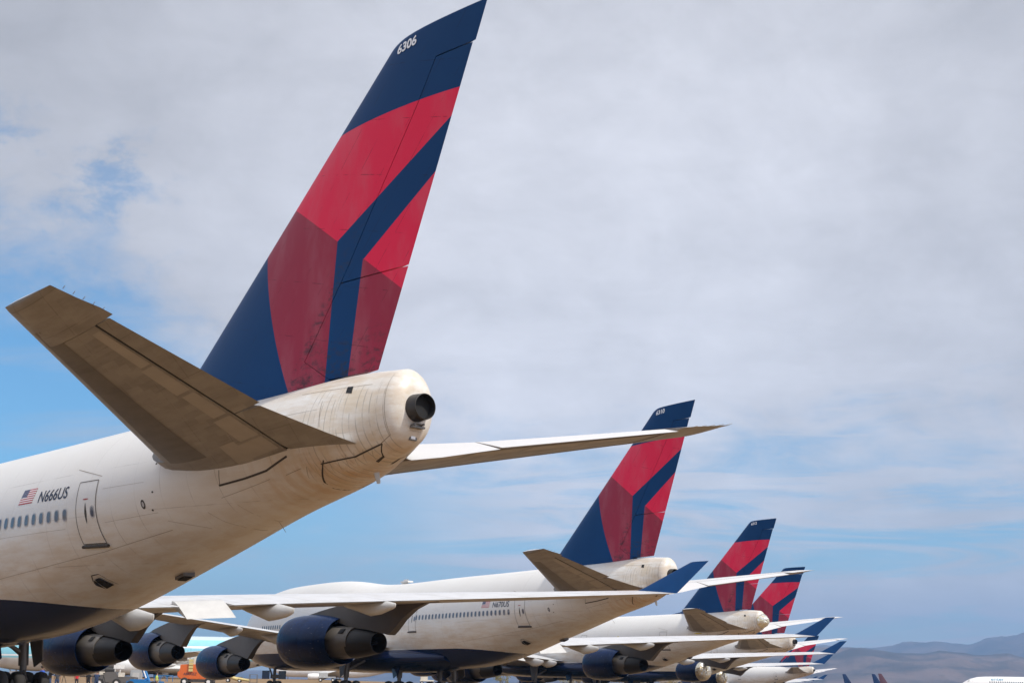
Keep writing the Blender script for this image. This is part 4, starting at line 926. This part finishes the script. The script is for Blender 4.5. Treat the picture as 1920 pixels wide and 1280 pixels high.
# ------------------------------------------------------------------ mountains
def ridge(name, pts, Rd, m, seed, rough, depth):
    P = []
    for x, y in pts:
        d = px_dir(x, y); P.append((math.atan2(d.x, d.y), d.z / math.hypot(d.x, d.y)))
    A = [p[0] for p in P]; S = [p[1] for p in P]; n = 900; azs = np.linspace(A[0], A[-1], n)
    rows = []; K = 34
    for j in range(K + 1):
        q = j / K; row = []
        for i, a in enumerate(azs):
            H = max(Rd * float(np.interp(a, A, S)), 5); r_ = Rd - depth * (1 - q)
            P3 = Vector((r_ * math.sin(a), r_ * math.cos(a), 0)) / 950 + Vector((seed, seed * 2, 0))
            crest = 1 + rough * 1.6 * mnoise.fractal(P3 * 2.2, .9, 2.1, 6)
            folds = mnoise.ridged_multi_fractal(P3, 1.0, 2.1, 6, 1.0, 2.0) - 1.0
            h = H * crest * q ** 1.15 + H * .30 * folds * math.sin(math.pi * q) ** .8
            row.append(bm_.verts.new((r_ * math.sin(a), r_ * math.cos(a), -8 if j == 0 else max(-6, h))))
        rows.append(row)
    back = [bm_.verts.new(((Rd + depth) * math.sin(a), (Rd + depth) * math.cos(a), -8)) for a in azs]; rows.append(back)
    for r0, r1 in zip(rows[:-1], rows[1:]):
        for i in range(n - 1): bm_.faces.new((r0[i], r0[i+1], r1[i+1], r1[i]))
    return struct(name, bm_, m, smooth=60)
def rock(t, b, co):
    n = t.noise(co, .0016, 8, .65); n2 = t.noise(co, .011, 6, .6); col = t.mix(t.ss(n, .38, .62), (.055, .042, .034), (.17, .115, .09)); col = t.mix(t.mul(t.ss(n2, .5, .66), .5), col, (.045, .045, .032)); t.l.new(col, b.inputs['Base Color'])  # light and dark patches painted in as relief on the evenly lit slopes
M_ROCK = mat('desert mountain rock', rough=.95, spec=.1, build=rock)
bm_ = bmesh.new(); ridge('mountain_ridge', [(-2600, 1262), (-800, 1262), (0, 1258), (700, 1255), (1100, 1245), (1300, 1228), (1440, 1212), (1500, 1208), (1543, 1206), (1590, 1212), (1640, 1214), (1672, 1213), (1693, 1207), (1720, 1206), (1757, 1201), (1785, 1206), (1810, 1208), (1830, 1203), (1850, 1195), (1875, 1189), (1900, 1186), (1915, 1182), (2000, 1168), (2150, 1160), (2500, 1190), (3300, 1230), (5500, 1255)], 12500, M_ROCK, 2.3, .05, 2600)
bm_ = bmesh.new(); ridge('foothills', [(900, 1282), (1200, 1262), (1400, 1234), (1500, 1217), (1560, 1215), (1600, 1213), (1640, 1216), (1690, 1220), (1725, 1221), (1760, 1218), (1790, 1221), (1830, 1227), (1860, 1229), (1890, 1228), (1920, 1234), (2100, 1248), (2500, 1270), (3200, 1295)], 7600, M_ROCK, 5.9, .06, 2200)

# ------------------------------------------------------------------ the hazy desert air
bm = bmesh.new(); box(bm, (0, 0, 395), (30400, 30400, 810))
hz = bpy.data.materials.new('desert haze'); hz.use_nodes = True; tt = NT(hz.node_tree); tt.n.remove(tt.n['Principled BSDF'])
pv = tt.new('ShaderNodeVolumePrincipled'); pv.inputs['Color'].default_value = (.34, .57, .95, 1); pv.inputs['Density'].default_value = 1.05e-4; pv.inputs['Anisotropy'].default_value = .2
tt.l.new(pv.outputs[0], tt.n['Material Output'].inputs['Volume'])
h_ = obj('haze', bm, hz, None, 0); h_['kind'] = 'stuff'
